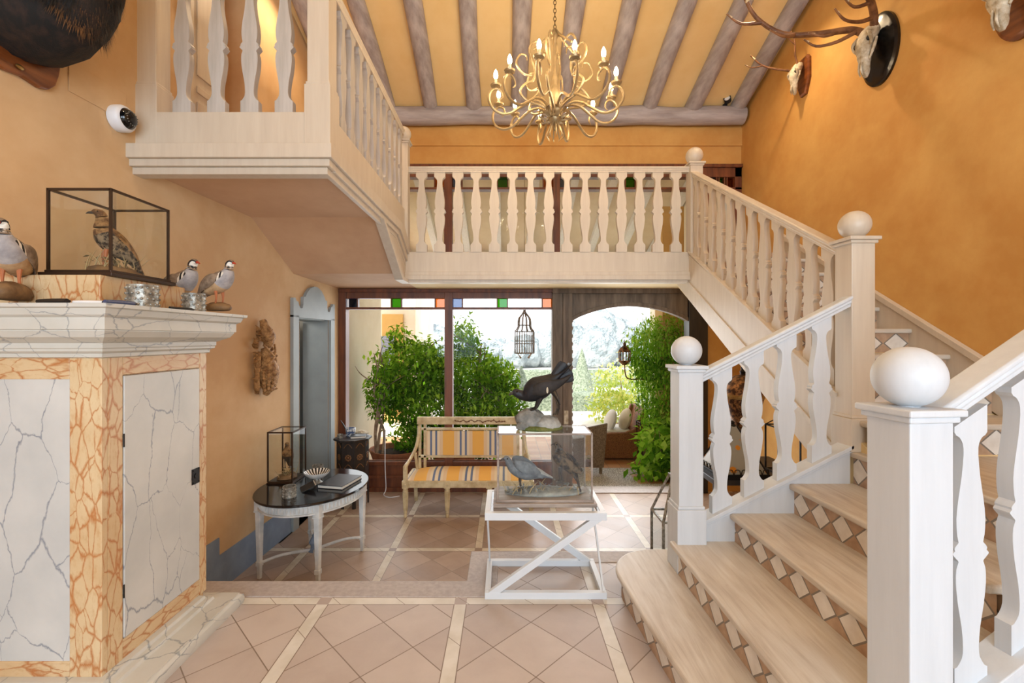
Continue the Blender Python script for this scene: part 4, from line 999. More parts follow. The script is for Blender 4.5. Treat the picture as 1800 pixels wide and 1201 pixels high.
while zc < cz(CHY)+.02:
    th = math.pi/2*(k % 2); n1, n2 = 12, 6; vs = []; fs = []
    for i in range(n1):
        A = 2*math.pi*i/n1
        for j in range(n2):
            B = 2*math.pi*j/n2; rr_ = .011+.0032*math.cos(B); vs.append((CHX+rr_*math.cos(A)*math.cos(th)-.0032*math.sin(B)*math.sin(th), CHY+rr_*math.cos(A)*math.sin(th)+.0032*math.sin(B)*math.cos(th), zc+(.021+.0032*math.cos(B))*math.sin(A)))
    for i in range(n1):
        for j in range(n2): fs.append((i*n2+j, ((i+1) % n1)*n2+j, ((i+1) % n1)*n2+(j+1) % n2, i*n2+(j+1) % n2))
    mb.add(vs, fs); zc += .034; k += 1
part('chain', mb, m_chain, ch, smooth=True)
# recessed downlight and little spotlight
px, py = 1290, 100; dd = 5.05; X_ = (px-888)*dd/800
t = thing('downlight', 'small glowing recessed downlight between the two rightmost rafters', 'ceiling light', (X_, dd, cz(dd)))
an = math.atan(.385); T = Matrix.Translation((X_, dd, cz(dd)-.004)) @ Matrix.Rotation(an, 4, 'X') @ Matrix.Rotation(math.pi, 4, 'X')
mb = MB(); mb.lathe([(.032, 0), (.045, .003), (.046, .008), (.03, .010)], 24, T=Matrix.Translation((X_, dd, cz(dd))) @ Matrix.Rotation(-an+math.pi, 4, 'X')); part('trim_ring', mb, m_whitepl, t, smooth=True)
mb = MB(); mb.ball((X_, dd, cz(dd)-.008), .026, .026, .012, 14, 8); part('bulb', mb, emit('downlight_glow', (1, .9, .7, 1), 40), t, smooth=True)
X_ = (1277-888)*5.93/800
t = thing('spotlight', 'small black spotlight standing on the far wall beam near the right wall', 'spotlight', (X_, 5.97, 4.62))
T = Matrix.Translation((X_, 5.90, 4.665)) @ Matrix.Rotation(R(-60), 4, 'Y') @ Matrix.Rotation(R(50), 4, 'X')
mb = MB(); mb.lathe([(.02, -.05), (.04, -.03), (.044, .03), (.044, .035), (.036, .03), (.034, .02)], 20, T=T); part('lamp_head', mb, m_dark, t, smooth=True)
mb = MB(); mb.lathe([(.0, .02), (.034, .021), (.034, .022), (0, .0225)], 20, T=T); part('lens', mb, m_whitepl, t)
mb = MB(); mb.lathe([(.03, 0), (.03, .012), (.008, .014), (.008, .04)], 16, (X_, 5.97, 4.625)); part('mount', mb, m_dark, t, smooth=True)

# ------------------------------------------------------------------ white Z-frame table with the big glass case
tb = thing('side_table', 'white metal Z-frame table carrying the large glass case', 'table', (.245, 2.95, 0))
x0, x1, y0, y1, H = -.123, .612, 2.735, 3.165, .519; w = .034
mb = MB()
mb.box(x0, x1, y0, y0+w, H-.045, H); mb.box(x0, x1, y1-w, y1, H-.045, H); mb.box(x0, x0+w, y0+w+.0005, y1-w-.0005, H-.045, H); mb.box(x1-w, x1, y0+w+.0005, y1-w-.0005, H-.045, H)
part('top_frame', mb, m_metalw, tb, bevel=.002)
mb = MB(); mb.box(x0, x1, y0, y0+w, 0, .04); mb.box(x0, x1, y1-w, y1, 0, .04); mb.box(x0, x0+w, y0+w+.0005, y1-w-.0005, 0, .04); mb.box(x1-w, x1, y0+w+.0005, y1-w-.0005, 0, .04)
part('bottom_frame', mb, m_metalw, tb, bevel=.002)
h2 = w/2
for (a, b) in (((x0+.03, y0+h2, .02), (x1-.03, y0+h2, H-.02)), ((x0+.03, y1-h2, H-.02), (x1-.03, y1-h2, .02))):
    mb = MB(); mb.bar(a, b, w*.9, .042); part('diagonal_brace', mb, m_metalw, tb, bevel=.002)
for (a, b) in (((x0+h2, y0+.01, H-.02), (x0+h2, y1-.01, .02)), ((x1-h2, y1-.01, H-.02), (x1-h2, y0+.01, .02))):
    mb = MB(); mb.bar(a, b, w*.35, .014); part('side_brace', mb, m_metalw, tb, bevel=.001)
mb = MB(); mb.box(x0+.03, x1-.03, y0+.03, y1-.03, H-.010, H-.003); part('glass_top', mb, m_case_glass, tb)
m_greyframe = mottled('weathered_grey_frame', (128, 112, 100), (166, 150, 136), 8, .5, .3, 40, (.6, 3, 3))
c2 = glass_case('glass_case', 'large glass display case on the white Z-frame table', -.046, .543, 2.85, 3.10, H, .975, m_greyframe, .010, (.028, .042))
habitat(c2, -.03, .53, 2.87, 3.08, H+.042, .09, 26, (m_straw, plain('grey_lichen', (130, 132, 128), .9)))
GG = [mottled('slate_grey_plumage', (84, 88, 94), (122, 126, 130), 20, .8, .4, 60), mottled('pale_grey_plumage', (150, 152, 152), (186, 184, 178), 20, .8, .4, 60)]
gp = [(-.20,0,.075,.020,.006),(-.16,0,.090,.028,.014),(-.11,0,.105,.040,.032),(-.05,0,.115,.054,.048),(0,0,.125,.054,.050),(.05,0,.145,.042,.040),(.08,0,.175,.026,.026),(.092,0,.198,.020,.020),(.104,0,.210,.019,.018),(.118,0,.210,.011,.010)]
make_bird('ptarmigan', 'grey bird facing left inside the large glass case', (.11, 2.97, H+.06), R(186), GG, lambda t_, a: 1 if (t_ < .45 and math.sin(2*math.pi*a) > .3) else 0, 1.0, beak=m_beakdk, leg=m_beakdk, path=gp)
DK = [mottled('dark_brown_plumage', (36, 30, 28), (104, 86, 66), 30, .8, .5, 60, lo=.42, hi=.6)]
make_bird('pheasant', 'dark brown long-tailed bird at the right inside the large glass case', (.375, 3.0, H+.10), R(160), DK, lambda t_, a: 0, .95, beak=m_beakdk, leg=m_beakdk,
          path=[(-.13,0,-.05,.010,.004),(-.11,0,.02,.018,.008),(-.08,0,.08,.035,.026),(-.04,0,.13,.048,.045),(0,0,.17,.048,.046),(.02,0,.21,.034,.034),(.03,0,.245,.022,.022),(.04,0,.262,.020,.019),(.056,0,.262,.011,.010)])
# capercaillie on a rock, on top of the case
kb = thing('black_grouse', 'black capercaillie with raised tail on a rock, on top of the large glass case', 'stuffed bird', (.22, 2.97, .975))
BK = mottled('black_plumage', (6, 6, 8), (26, 26, 32), 12, .55, .5, 50); BR = mottled('brown_black_plumage', (16, 13, 12), (44, 36, 30), 22, .7, .5, 50)
mb = MB()
P = [(.425,2.98,1.405,.075,.006),(.40,2.98,1.375,.070,.010),(.355,2.98,1.335,.045,.020),(.31,2.98,1.300,.052,.044),(.255,2.98,1.262,.070,.070),(.20,2.98,1.236,.076,.078),(.15,2.98,1.208,.058,.058),(.118,2.98,1.198,.034,.036),(.092,2.98,1.205,.027,.029),(.070,2.98,1.215,.026,.026),(.050,2.98,1.215,.017,.017)]
mb.loft(P, 22, 4, jit=.015); bd = part('body', mb, BK, kb, smooth=True, ang=80)
mb = MB(); mb.loft([(.054,2.98,1.213,.013,.012),(.038,2.98,1.208,.009,.010),(.024,2.98,1.196,.002,.003)], 10, 3); part('beak', mb, m_beakdk, bd, smooth=True)
for s_ in (1, -1):
    mb = MB(); mb.loft([(.42,2.98+s_*.05,1.33,.010,.008),(.36,2.98+s_*.066,1.29,.012,.022),(.29,2.98+s_*.074,1.265,.014,.042),(.22,2.98+s_*.072,1.245,.014,.045),(.165,2.98+s_*.055,1.225,.008,.022)], 14, 3); wg = part('wing', mb, BR, kb, smooth=True, ang=80)
    mb = MB(); mb.ball((.268,2.98+s_*.090,1.24), .007, .004, .02, n=8, m=6); part('wing_bar', mb, m_bone, wg, smooth=True)
    mb = MB(); mb.tube([(.235,2.98+s_*.03,1.20),(.215,2.98+s_*.03,1.15),(.20,2.98+s_*.03,1.115)], [.022,.014,.008], 10, 3)
    for a in (150, 180, 210): mb.tube([(.20,2.98+s_*.03,1.112),(.20+.04*math.cos(R(a)),2.98+s_*.03+.04*math.sin(R(a)),1.105)], [.006,.004], 6, 1)
    part('leg', mb, BR, kb, smooth=True)
    mb = MB(); mb.ball((.076,2.98+s_*.024,1.222), .006, n=8, m=6); part('eye', mb, m_eye, bd, smooth=True)
for k in range(11):   # fanned tail feathers
    b_ = R(14+3.8*k); yo = .022*(k % 3-1); b0 = Vector((.27, 2.98+yo, 1.272)); d = Vector((math.cos(b_), yo*2, math.sin(b_)))
    mb = MB(); mb.loft([(*(b0), .006, .010), (*(b0+d*.09), .006, .020), (*(b0+d*.165), .005, .024), (*(b0+d*(.178+.006*(k % 2))), .003, .012)], 8, 3, up=(0,0,1)); part('tail_feather', mb, BK, bd, smooth=True)
for k in range(9):   # brown feathers drooping from the back
    mb = MB(); a = k/8
    mb.loft([(.27+.05*a,2.93+.012*k,1.25,.012,.008),(.31+.05*a,2.92+.012*k,1.21-.01*k,.020,.008),(.345-.005*a,2.92+.012*k,1.15-.008*k,.018,.006),(.335-.02*a,2.92+.012*k,1.08-.002*k,.003,.003)], 8, 3); part('flank_feather', mb, m_dleaf if k in (1, 4, 6) else BR, kb, smooth=True)
mb = MB()
mb.ball((.165,2.98,1.035), .10, .07, .075, 18, 12, jit=.09); mb.ball((.27,2.96,1.01), .09, .07, .06, 16, 10, jit=.1); mb.ball((.12,2.95,1.0), .05, .05, .04, 12, 8, jit=.1)
mb.v = [(v[0], v[1], max(v[2], .985)) for v in mb.v]; part('rock', mb, m_stonegr, kb, smooth=True, ang=40)
mb = MB(); mb.lathe([(.14, 0), (.152, .008), (.15, .02), (.13, .028), (.0, .03)], 26, (.225,2.975,.976), sy=.62); part('turf_base', mb, m_moss, kb, smooth=True)

# ------------------------------------------------------------------ striped bench
bn = thing('bench', 'cream painted settee with orange, cream and blue striped seat and back', 'bench', (-.46, 5.5, ZL))
def stripes():
    t = NT('striped_upholstery'); tc = t.n('ShaderNodeTexCoord'); sp = t.n('ShaderNodeSeparateXYZ'); t.t.links.new(tc.outputs['Object'], sp.inputs[0])
    # 0.375 m repeat: an orange band, cream, blue pair, cream
    p = t.m('FRACT', t.m('DIVIDE', t.m('ADD', sp.outputs[0], 3.86), .375)); d = t.m('ABSOLUTE', t.m('SUBTRACT', p, .5))   # 0 = band centre
    orange = t.m('LESS_THAN', d, .19); e = t.m('ABSOLUTE', t.m('SUBTRACT', d, .413)); blue = t.m('LESS_THAN', e, .034)
    tan = t.m('MULTIPLY', t.m('GREATER_THAN', d, .19), t.m('LESS_THAN', d, .30))
    c = t.mix(tan, lin((226, 206, 172)), lin((222, 192, 154))); c = t.mix(orange, c, lin((232, 176, 88))); c = t.mix(blue, c, lin((104, 116, 144)))
    t.bump(t.noise(t.coord('Object', (1,1,1)), 160, 2).outputs[0], .15, .002); return t.fin(c, .85)
m_str = stripes()
BX0, BX1, BY0, BY1 = -1.155, .30, 5.27, 5.76; SZ = ZL+.365
def tleg(parent, x, y, zt_, name='leg', rake=0, fl=True, m=None):
    mb = MB(); n = 8
    rings = [(.0, .019), (.02, .021), (.05, .014), (.06, .022), (.07, .018)]; H_ = zt_-ZL
    mb.lathe([(.018, 0), (.021, .02), (.015, .04), (.022, .055), (.019, .07), (.030, H_-.05), (.034, H_-.04), (.026, H_-.03), (.034, H_-.015), (.034, H_)], 12, (x, y, ZL), rot=R(15))
    for k in range(12 if fl else 0):
        a = 2*math.pi*k/12; mb.bar((x+.0215*math.cos(a), y+.0215*math.sin(a), ZL+.08), (x+.031*math.cos(a), y+.031*math.sin(a), ZL+H_-.06), .006, .006)
    part(name, mb, m or m_bench, parent, smooth=True, ang=30)
for x in (BX0, BX0+.485, BX0+.97, BX1): tleg(bn, x, BY0, SZ-.02)
for x in (BX0+.02, BX1-.02):
    mb = MB(); mb.bar((x, BY1-.02, SZ), (x, BY1+.05, ZL), .04, .04, up=(0,1,0)); part('leg', mb, m_bench, bn, bevel=.004)
mb = MB(); mb.box(BX0-.02, BX1+.02, BY0-.022, BY0+.022, SZ-.02, SZ+.055); mb.box(BX0-.02, BX1+.02, BY1-.02, BY1+.02, SZ-.02, SZ+.055)
for x in (BX0, BX1): mb.box(x-.022, x+.022, BY0, BY1, SZ-.02, SZ+.055)
sr = part('seat_rail', mb, m_bench, bn, bevel=.004)
for x in (BX0, BX0+.485, BX0+.97, BX1):
    mb = MB(); mb.box(x-.036, x+.036, BY0-.032, BY0+.03, SZ-.024, SZ+.058); Tm = Matrix.Translation((x, BY0-.032, SZ+.018)) @ Matrix.Rotation(R(90), 4, 'X')
    mb.lathe([(.024, 0), (.024, .006), (.016, .004), (.010, .010), (0, .011)], 14, T=Tm); part('rosette_block', mb, m_bench, sr, bevel=.002)
mb = MB(); nx, ny = 24, 8; vs = []; fs = []
for j in range(ny+1):
    for i in range(nx+1):
        u, v = i/nx, j/ny; dome = .075*(1-abs(2*u-1)**6)*(1-abs(2*v-1)**3)
        vs.append((BX0+.015+(BX1-BX0-.03)*u, BY0+.0+(BY1-BY0-.03)*v, SZ+.062+dome))
for j in range(ny):
    for i in range(nx): a = j*(nx+1)+i; fs.append((a, a+1, a+nx+2, a+nx+1))
nb = len(vs)
bl = [(v[0], v[1], SZ+.05) for v in vs]; fs2 = [(f[3]+nb, f[2]+nb, f[1]+nb, f[0]+nb) for f in fs]
edge = [i for i in range(nx+1)] + [j*(nx+1)+nx for j in range(1, ny+1)] + [ny*(nx+1)+i for i in range(nx-1, -1, -1)] + [j*(nx+1) for j in range(ny-1, 0, -1)]
fs3 = [(edge[k], edge[(k+1) % len(edge)], edge[(k+1) % len(edge)]+nb, edge[k]+nb) for k in range(len(edge))]
mb.add(vs+bl, fs+fs2+fs3); part('seat_cushion', mb, m_str, bn, smooth=True, ang=50, org=(BX0+.09, BY0, SZ))
zt_ = lambda py: EYE+(595-py)*5.80/800
mb = MB(); mb.box(BX0+.035, BX1-.03, 5.775, 5.825, zt_(746), zt_(733)); part('top_rail', mb, m_bench, bn, bevel=.006)
rr = random.Random(9); mb = MB(); xx = BX0+.52
pts = []
while xx < BX1-.3: pts.append((xx, 5.772, zt_(739.5)+rr.uniform(-.016, .016))); xx += .035
mb.tube(pts, .006, 6, 3)
for p in pts: mb.ball((p[0], 5.772, p[2]+rr.uniform(-.01,.01)), .011, .005, .008, 8, 6)
part('carved_garland', mb, m_rosewood, bn, smooth=True)
mb = MB()
for z in (754, 802): mb.box(BX0+.05, BX1-.05, 5.775, 5.815, zt_(z)-.014, zt_(z)+.014)
for x in (BX0+.07, BX0+.135, BX1-.135, BX1-.07): mb.box(x-.016, x+.016, 5.775, 5.815, SZ+.03, zt_(745))
part('back_frame', mb, m_bench, bn, bevel=.003)
mb = MB(); mb.box(BX0+.152, BX1-.152, 5.76, 5.80, zt_(799.5), zt_(757)); part('back_cushion', mb, m_str, bn, bevel=.012, seg=3, org=(BX0-.015, 5.78, 0))
for x in (BX0+.0, BX1):
    mb = MB(); s_ = 1 if x < 0 else -1
    mb.tube([(x+s_*.06, 5.79, zt_(748)), (x+s_*.06, 5.76, zt_(765)), (x+s_*.045, 5.68, zt_(782)), (x+s_*.02, 5.52, zt_(793)), (x+s_*.01, 5.36, zt_(797)), (x, 5.27, zt_(800)), (x, 5.25, zt_(804))], [.022, .022, .021, .020, .020, .024, .018], 10, 5)
    mb.bar((x, BY0, SZ+.05), (x, BY0+.0, zt_(799)), .045, .045, up=(0,1,0)); mb.bar((x+s_*.05, 5.60, zt_(790)), (x+s_*.05, 5.74, SZ+.05), .03, .03, up=(0,1,0))
    part('arm', mb, m_bench, bn, smooth=True, ang=40)

# ------------------------------------------------------------------ oval black-topped table
OC = (-1.755, 4.18); ph = R(76); TT = Matrix.Translation((OC[0], OC[1], 0)) @ Matrix.Rotation(ph, 4, 'Z'); A_, B_ = .535, .46; TZt = ZL+.725
ot = thing('oval_table', 'oval grey-white painted table with a glossy black top and four tapering legs', 'table', (OC[0], OC[1], ZL))
mb = MB(); mb.lathe([(.93, -.03), (.975, -.026), (.99, -.018), (.985, -.012), (1.0, -.008), (.992, 0), (0, 0)], 56, (0, 0, TZt), sx=A_, sy=B_, T=TT); part('table_top', mb, m_slate, ot, smooth=True, ang=40)
mb = MB(); mb.lathe([(.90, -.115), (.925, -.112), (.925, -.10), (.90, -.098), (.90, -.045), (.93, -.04), (.93, -.028), (.8, -.028), (.8, -.115)], 56, (0, 0, TZt), sx=A_, sy=B_, T=TT); ap = part('apron', mb, m_tgrey, ot, smooth=True, ang=30)
mb = MB()
for k in range(84):
    a = 2*math.pi*k/84; p = TT @ Vector((A_*.905*math.cos(a), B_*.905*math.sin(a), 0)); mb.ball((p.x, p.y, TZt-.070), .010, .010, .026, 6, 6)
part('fluting', mb, m_tgrey, ap, smooth=True)
LG = []
for a in (45, 135, 225, 315):
    a = R(a); p = TT @ Vector((A_*.89*math.cos(a), B_*.89*math.sin(a), 0)); LG.append(p)
    T = Matrix.Translation((p.x, p.y, 0)) @ Matrix.Rotation(R(-14), 4, 'Z'); mb = MB()
    mb.box(-.031, .031, -.031, .031, TZt-.135, TZt-.03, T=T); mb.box(-.034, .034, -.034, .034, TZt-.15, TZt-.135, T=T)
    for (z0_, z1_, w0, w1) in ((ZL, TZt-.15, .014, .026),):
        mb.add([(i*w_, j*w_, z_) for (w_, z_) in ((w0, z0_), (w1, z1_)) for (i, j) in ((-1,-1),(1,-1),(1,1),(-1,1))], [(3,2,1,0),(4,5,6,7),(0,1,5,4),(1,2,6,5),(2,3,7,6),(3,0,4,7)], T=T)
    mb.box(-.022, .022, -.022, .022, ZL+.11, ZL+.15, T=T)
    part('leg', mb, m_tgrey, ot, bevel=.003)
mb = MB(); cx_, cy_ = OC
for p in LG: mb.tube([(p.x, p.y, ZL+.13), ((p.x*.6+cx_*.4), (p.y*.6+cy_*.4), ZL+.155), (cx_, cy_, ZL+.13)], [.013, .013, .015], 8, 4)
part('stretcher', mb, m_tgrey, ot, smooth=True)
mb = MB(); mb.lathe([(.05, .12), (.055, .13), (.03, .15), (.03, .17), (.045, .20), (.03, .235), (.015, .25), (.02, .265), (0, .28)], 16, (cx_, cy_, ZL)); part('finial', mb, m_blue, ot, smooth=True)

cs = glass_case('glass_case', 'small dark-framed glass case with a brown partridge on the oval black table', -2.19, -1.965, 4.20, 4.48, TZt, TZt+.48, m_case_br, .012, (.010, .02))
# tune: left/right edges as in the photo
make_bird('quail', 'small brown partridge inside the glass case on the oval table', (-2.075, 4.34, TZt+.11), R(-75), [GM[0], mottled('dark_rump_plumage', (40, 34, 30), (84, 66, 48), 30, .85, .5)], lambda t_, a: 1 if t_ < .4 else 0, .80, beak=m_beakdk, leg=m_beakdk, path=GP, wing=False)
habitat(cs, -2.17, -1.985, 4.22, 4.46, TZt+.02, .12, 14, (m_straw, m_dleaf), rockm=m_standw)
t = votive((-1.83, 3.86, TZt), .052, .095, 'pierced silver votive on the oval table, in front of the glass case')
t = votive((-1.86, 4.52, TZt), .05, .09, 'pale cup candle holder behind the striped bowl on the oval table')
bw = thing('bowl', 'black and white striped footed bowl on the oval table', 'bowl', (-1.745, 4.22, TZt))
def bowlstripe():
    t = NT('striped_bowl_glaze'); tc = t.n('ShaderNodeTexCoord'); sp = t.n('ShaderNodeSeparateXYZ'); t.t.links.new(tc.outputs['Object'], sp.inputs[0])
    a = t.m('ARCTAN2', sp.outputs[1], sp.outputs[0]); s_ = t.m('SINE', t.m('MULTIPLY', a, 22.0)); return t.fin(t.mix(t.m('GREATER_THAN', s_, 0.0), lin((226, 222, 214)), lin((30, 28, 28))), .25)
mb = MB(); mb.lathe([(.025, .045), (.06, .055), (.098, .085), (.112, .105), (.114, .112)], 44, (-1.745, 4.22, TZt), cap=False); mb.lathe([(.114, .112), (.108, .108), (.09, .085), (.05, .062), (0, .058)], 44, (-1.745, 4.22, TZt), mi=1, cap=False)
part('bowl_body', mb, [m_tgrey, bowlstripe()], bw, smooth=True, org=(-1.745, 4.22, TZt))
mb = MB(); mb.lathe([(.05, 0), (.052, .008), (.03, .03), (.026, .048)], 30, (-1.745, 4.22, TZt)); part('foot', mb, m_silver, bw, smooth=True)
bk = thing('book', 'large dark grey closed album on the right side of the oval table', 'book', (-1.50, 4.25, TZt))
T = Matrix.Translation((-1.53, 4.22, TZt)) @ Matrix.Rotation(R(-12), 4, 'Z')
mb = MB(); mb.box(-.125, .125, -.17, .17, .001, .006, T=T); mb.box(-.125, .125, -.17, .17, .028, .034, T=T); mb.box(-.125, -.118, -.17, .17, .001, .034, T=T); part('cover', mb, m_bookd, bk, bevel=.002)
mb = MB(); mb.box(-.118, .12, -.164, .164, .006, .028, T=T); part('pages', mb, m_bookw, bk)
T = Matrix.Translation((-1.87, 3.98, TZt)) @ Matrix.Rotation(R(38), 4, 'Z')
t = thing('brochure', 'open dark leaflet leaning between the votive and the bowl on the oval table', 'leaflet', (-1.82, 4.02, TZt))
T = Matrix.Translation((-1.80, 4.03, TZt+.004)) @ Matrix.Rotation(R(30), 4, 'Z') @ Matrix.Rotation(R(-22), 4, 'Y')
mb = MB(); mb.box(-.01, .12, -.08, .08, 0, .004, T=T); part('leaf_sheet', mb, m_dark, t)
mb = MB(); mb.box(.11, .118, -.08, .08, .003, .006, T=T); part('edge_strip', mb, m_bookw, t)

# ------------------------------------------------------------------ dark carved octagonal table by the window
DC = (-1.90, 5.68); dt = thing('carved_cabinet', 'dark carved octagonal side table beside the window frame', 'side table', (DC[0], DC[1], ZL))
zt2 = EYE+(595-770)*5.62/800
mb = MB(); mb.lathe([(.215, -.03), (.235, -.025), (.235, -.004), (.225, 0)], 8, (DC[0], DC[1], zt2), rot=R(22.5), sx=.98); part('table_top', mb, m_blackwood, dt, bevel=.004)
for k in range(8):
    a = R(45*k); T = Matrix.Translation((DC[0], DC[1], 0)) @ Matrix.Rotation(a, 4, 'Z'); mb = MB()
    mb.box(.165, .178, -.074, .074, ZL+.22, zt2-.03, T=T); mb.box(.165, .18, -.076, -.05, ZL, ZL+.24, T=T); mb.box(.165, .18, .05, .076, ZL, ZL+.24, T=T)
    p_ = part('side_panel', mb, m_blackwood, dt, bevel=.002)
    mb = MB()
    for q in range(8):
        b = 2*math.pi*q/8; mb.ball((.18, .03*math.cos(b), zt2-.22+.03*math.sin(b)), .004, .012, .012, 8, 6, T=T)
    mb.ball((.181, 0, zt2-.22), .006, .014, .014, 10, 6, T=T)
    for (a_, b_) in ((-.35, .2), (-.10, .16)): 
        for s_ in (1, -1): mb.tube([(.180, -.05*s_, zt2+a_), (.182, 0, zt2+a_+.05), (.180, .05*s_, zt2+a_)], .004, 6, 4, T=T)
    part('carving', mb, m_rosewood, p_, smooth=True)
t = thing('planter', 'small blue and white patterned ceramic pot on the carved octagonal table', 'pot', (DC[0]-.09, DC[1]+.0, zt2))
mb = MB(); mb.lathe([(.048, 0), (.055, .01), (.062, .09), (.060, .10), (.054, .10), (.05, .02), (0, .015)], 24, (DC[0]-.05, DC[1]+.06, zt2)); part('pot_body', mb, m_bluepot, t, smooth=True)
mb = MB(); mb.loft([(DC[0]-.08, DC[1]+.06, zt2+.02, .012, .008), (DC[0]-.13, DC[1]+.05, zt2+.13, .024, .008), (DC[0]-.17, DC[1]+.04, zt2+.20, .008, .004)], 10, 3); part('feather', mb, m_iron, t, smooth=True)
t = thing('glass_votive', 'little clear glass cup left of the blue and white pot', 'cup', (DC[0]-.13, DC[1]-.08, zt2))
mb = MB(); mb.lathe([(.03, 0), (.036, .05), (.034, .05), (.028, .006), (0, .005)], 18, (DC[0]-.13, DC[1]-.08, zt2)); part('cup_body', mb, m_silver, t, smooth=True)
t = thing('book', 'dark book with pale pages on the carved octagonal table', 'book', (DC[0]+.09, DC[1]-.03, zt2))
T = Matrix.Translation((DC[0]+.08, DC[1]-.04, zt2)) @ Matrix.Rotation(R(14), 4, 'Z')
mb = MB(); mb.box(-.09, .09, -.07, .07, .0, .004, T=T); mb.box(-.09, .09, -.07, .07, .026, .031, T=T); part('cover', mb, m_dark, t); mb = MB(); mb.box(-.086, .088, -.067, .067, .004, .026, T=T); part('pages', mb, m_bookw, t)
t = thing('shell', 'pale rounded seashell lying behind the book on the carved table', 'shell', (DC[0]+.08, DC[1]+.11, zt2))
mb = MB(); mb.loft([(DC[0]-.0, DC[1]+.11, zt2+.02, .02, .015), (DC[0]+.06, DC[1]+.11, zt2+.032, .045, .03), (DC[0]+.12, DC[1]+.11, zt2+.028, .04, .026), (DC[0]+.17, DC[1]+.11, zt2+.02, .006, .006)], 14, 4); part('shell_body', mb, m_bone, t, smooth=True)
mb = MB(); mb.tube([(-1.60, 6.08, .35), (-1.60, 6.06, -.1), (-1.585, 6.05, -.42), (-1.60, 6.0, ZL+.008), (-1.50, 5.90, ZL+.008), (-1.38, 5.95, ZL+.008)], .006, 6, 5)
o = part('cable', mb, m_whitepl, smooth=True, org=(-1.6, 6.0, ZL)); tag(o, 'white electric cable dropping to the floor behind the carved table', 'cable')
mb = MB(); mb.box(-2.21, -2.18, 6.02, 6.09, -.28, -.2); 

# ------------------------------------------------------------------ carved game trophy on the left wall
gt = thing('wall_carving', 'gilded wood carving of hanging game birds on the peach wall', 'wall carving', (wx(4.30), 4.30, 1.4))
oy = 4.30; rz_ = random.Random(11)
def G(dx, dy, z): return (wx(oy)+dx, oy+dy, z)
z_at = lambda py: EYE+(595-py)*4.30/800
mb = MB()
mb.loft([(*G(.04,.02,z_at(695)), .02,.03), (*G(.06,.03,z_at(686)), .045,.05), (*G(.07,.02,z_at(672)), .075,.07), (*G(.08,.0,z_at(655)), .10,.09), (*G(.07,-.0,z_at(640)), .085,.08), (*G(.06,.0,z_at(626)), .05,.045), (*G(.05,-.01,z_at(612)), .03,.03)], 16, 4, up=(0,1,0), jit=.08)
part('lower_bird', mb, m_rust, gt, smooth=True, ang=60)
mb = MB(); mb.loft([(*G(.06,.03,z_at(612)), .03,.03), (*G(.07,.03,z_at(600)), .055,.055), (*G(.07,.0,z_at(588)), .065,.06), (*G(.06,-.02,z_at(576)), .045,.04), (*G(.04,-.02,z_at(563)), .03,.025)], 14, 4, up=(0,1,0), jit=.08); part('upper_bird', mb, m_rust, gt, smooth=True, ang=60)
for (a, b, c_) in (((-.10, 660), (-.13, 640), (-.08, 618)), ((-.10, 690), (-.14, 672), (-.11, 648)), ((.10, 600), (.13, 588), (.09, 574)), ((.11, 648), (.15, 634), (.10, 616)), ((-.12, 612), (-.16, 604), (-.08, 592))):
    mb = MB(); mb.loft([(*G(.03, a[0], z_at(a[1])), .008,.02), (*G(.05, b[0], z_at(b[1])), .016,.03), (*G(.04, c_[0], z_at(c_[1])), .006,.014)], 10, 4, up=(1,0,0), jit=.1); part('carved_wing', mb, m_rust, gt, smooth=True)
for k in range(26):
    mb = MB() if k == 0 else mb; sg_ = rz_.choice((-1, 1)); y_ = sg_*rz_.uniform(.08, .15); z_ = z_at(rz_.uniform(572, 692)); a = (0 if sg_ > 0 else math.pi) + rz_.uniform(-.9, .9)
    mb.loft([(*G(.03, y_, z_), .012, .005), (*G(.06, y_+.04*math.cos(a), z_+.04*math.sin(a)), .022, .006), (*G(.05, y_+.085*math.cos(a), z_+.085*math.sin(a)), .003, .003)], 6, 3)
part('oak_leaves', mb, m_rust, gt, smooth=True)
mb = MB()
for q in range(9):
    zq = z_at(684 - 6.2*q); rq = .050 + .055*math.sin(math.pi*min(1, (q+1)/8.5))
    for k in range(6):
        aa = R(-70 + 28*k); mb.ball(G(.065+rq*.78*math.cos(aa), .0+rq*math.sin(aa), zq + (.012 if k % 2 else 0)), .016, .018, .024, 8, 6)
part('carved_feathers', mb, m_rust, gt, smooth=True)
mb = MB()
for s_ in (1, -1): mb.tube([G(.09, s_*.10, z_at(606)), G(.13, s_*.04, z_at(620)), G(.14, -s_*.03, z_at(632)), G(.10, -s_*.09, z_at(642))], .010, 8, 4)
part('ribbon', mb, m_rust, gt, smooth=True)

# ------------------------------------------------------------------ floor lantern by the first newel
fl = thing('floor_lantern', 'silver metal-framed floor lantern standing behind the first newel post', 'lantern', (1.37, 3.62, ZL))
lx0, lx1, ly0, ly1 = 1.21, 1.50, 3.48, 3.76; lz = .16; lt = .48; ax, ay = (lx0+lx1)/2, (ly0+ly1)/2
mb = MB()
for x in (lx0, lx1):
    for y in (ly0, ly1): mb.box(x-.009, x+.009, y-.009, y+.009, ZL, lz); mb.bar((x, y, lz), (ax+(x-ax)*.25, ay+(y-ay)*.25, lt), .016, .016)
for z in (ZL+.02, lz):
    for y in (ly0, ly1): mb.box(lx0, lx1, y-.008, y+.008, z-.008, z+.008)
    for x in (lx0, lx1): mb.box(x-.008, x+.008, ly0, ly1, z-.008, z+.008)
mb.box(ax-.045, ax+.045, ay-.045, ay+.045, lt-.01, lt+.01); mb.tube([(ax-.03, ay, lt+.01), (ax-.03, ay, lt+.05), (ax, ay, lt+.075), (ax+.03, ay, lt+.05), (ax+.03, ay, lt+.01)], .005, 6, 4)
part('frame', mb, m_silver, fl)
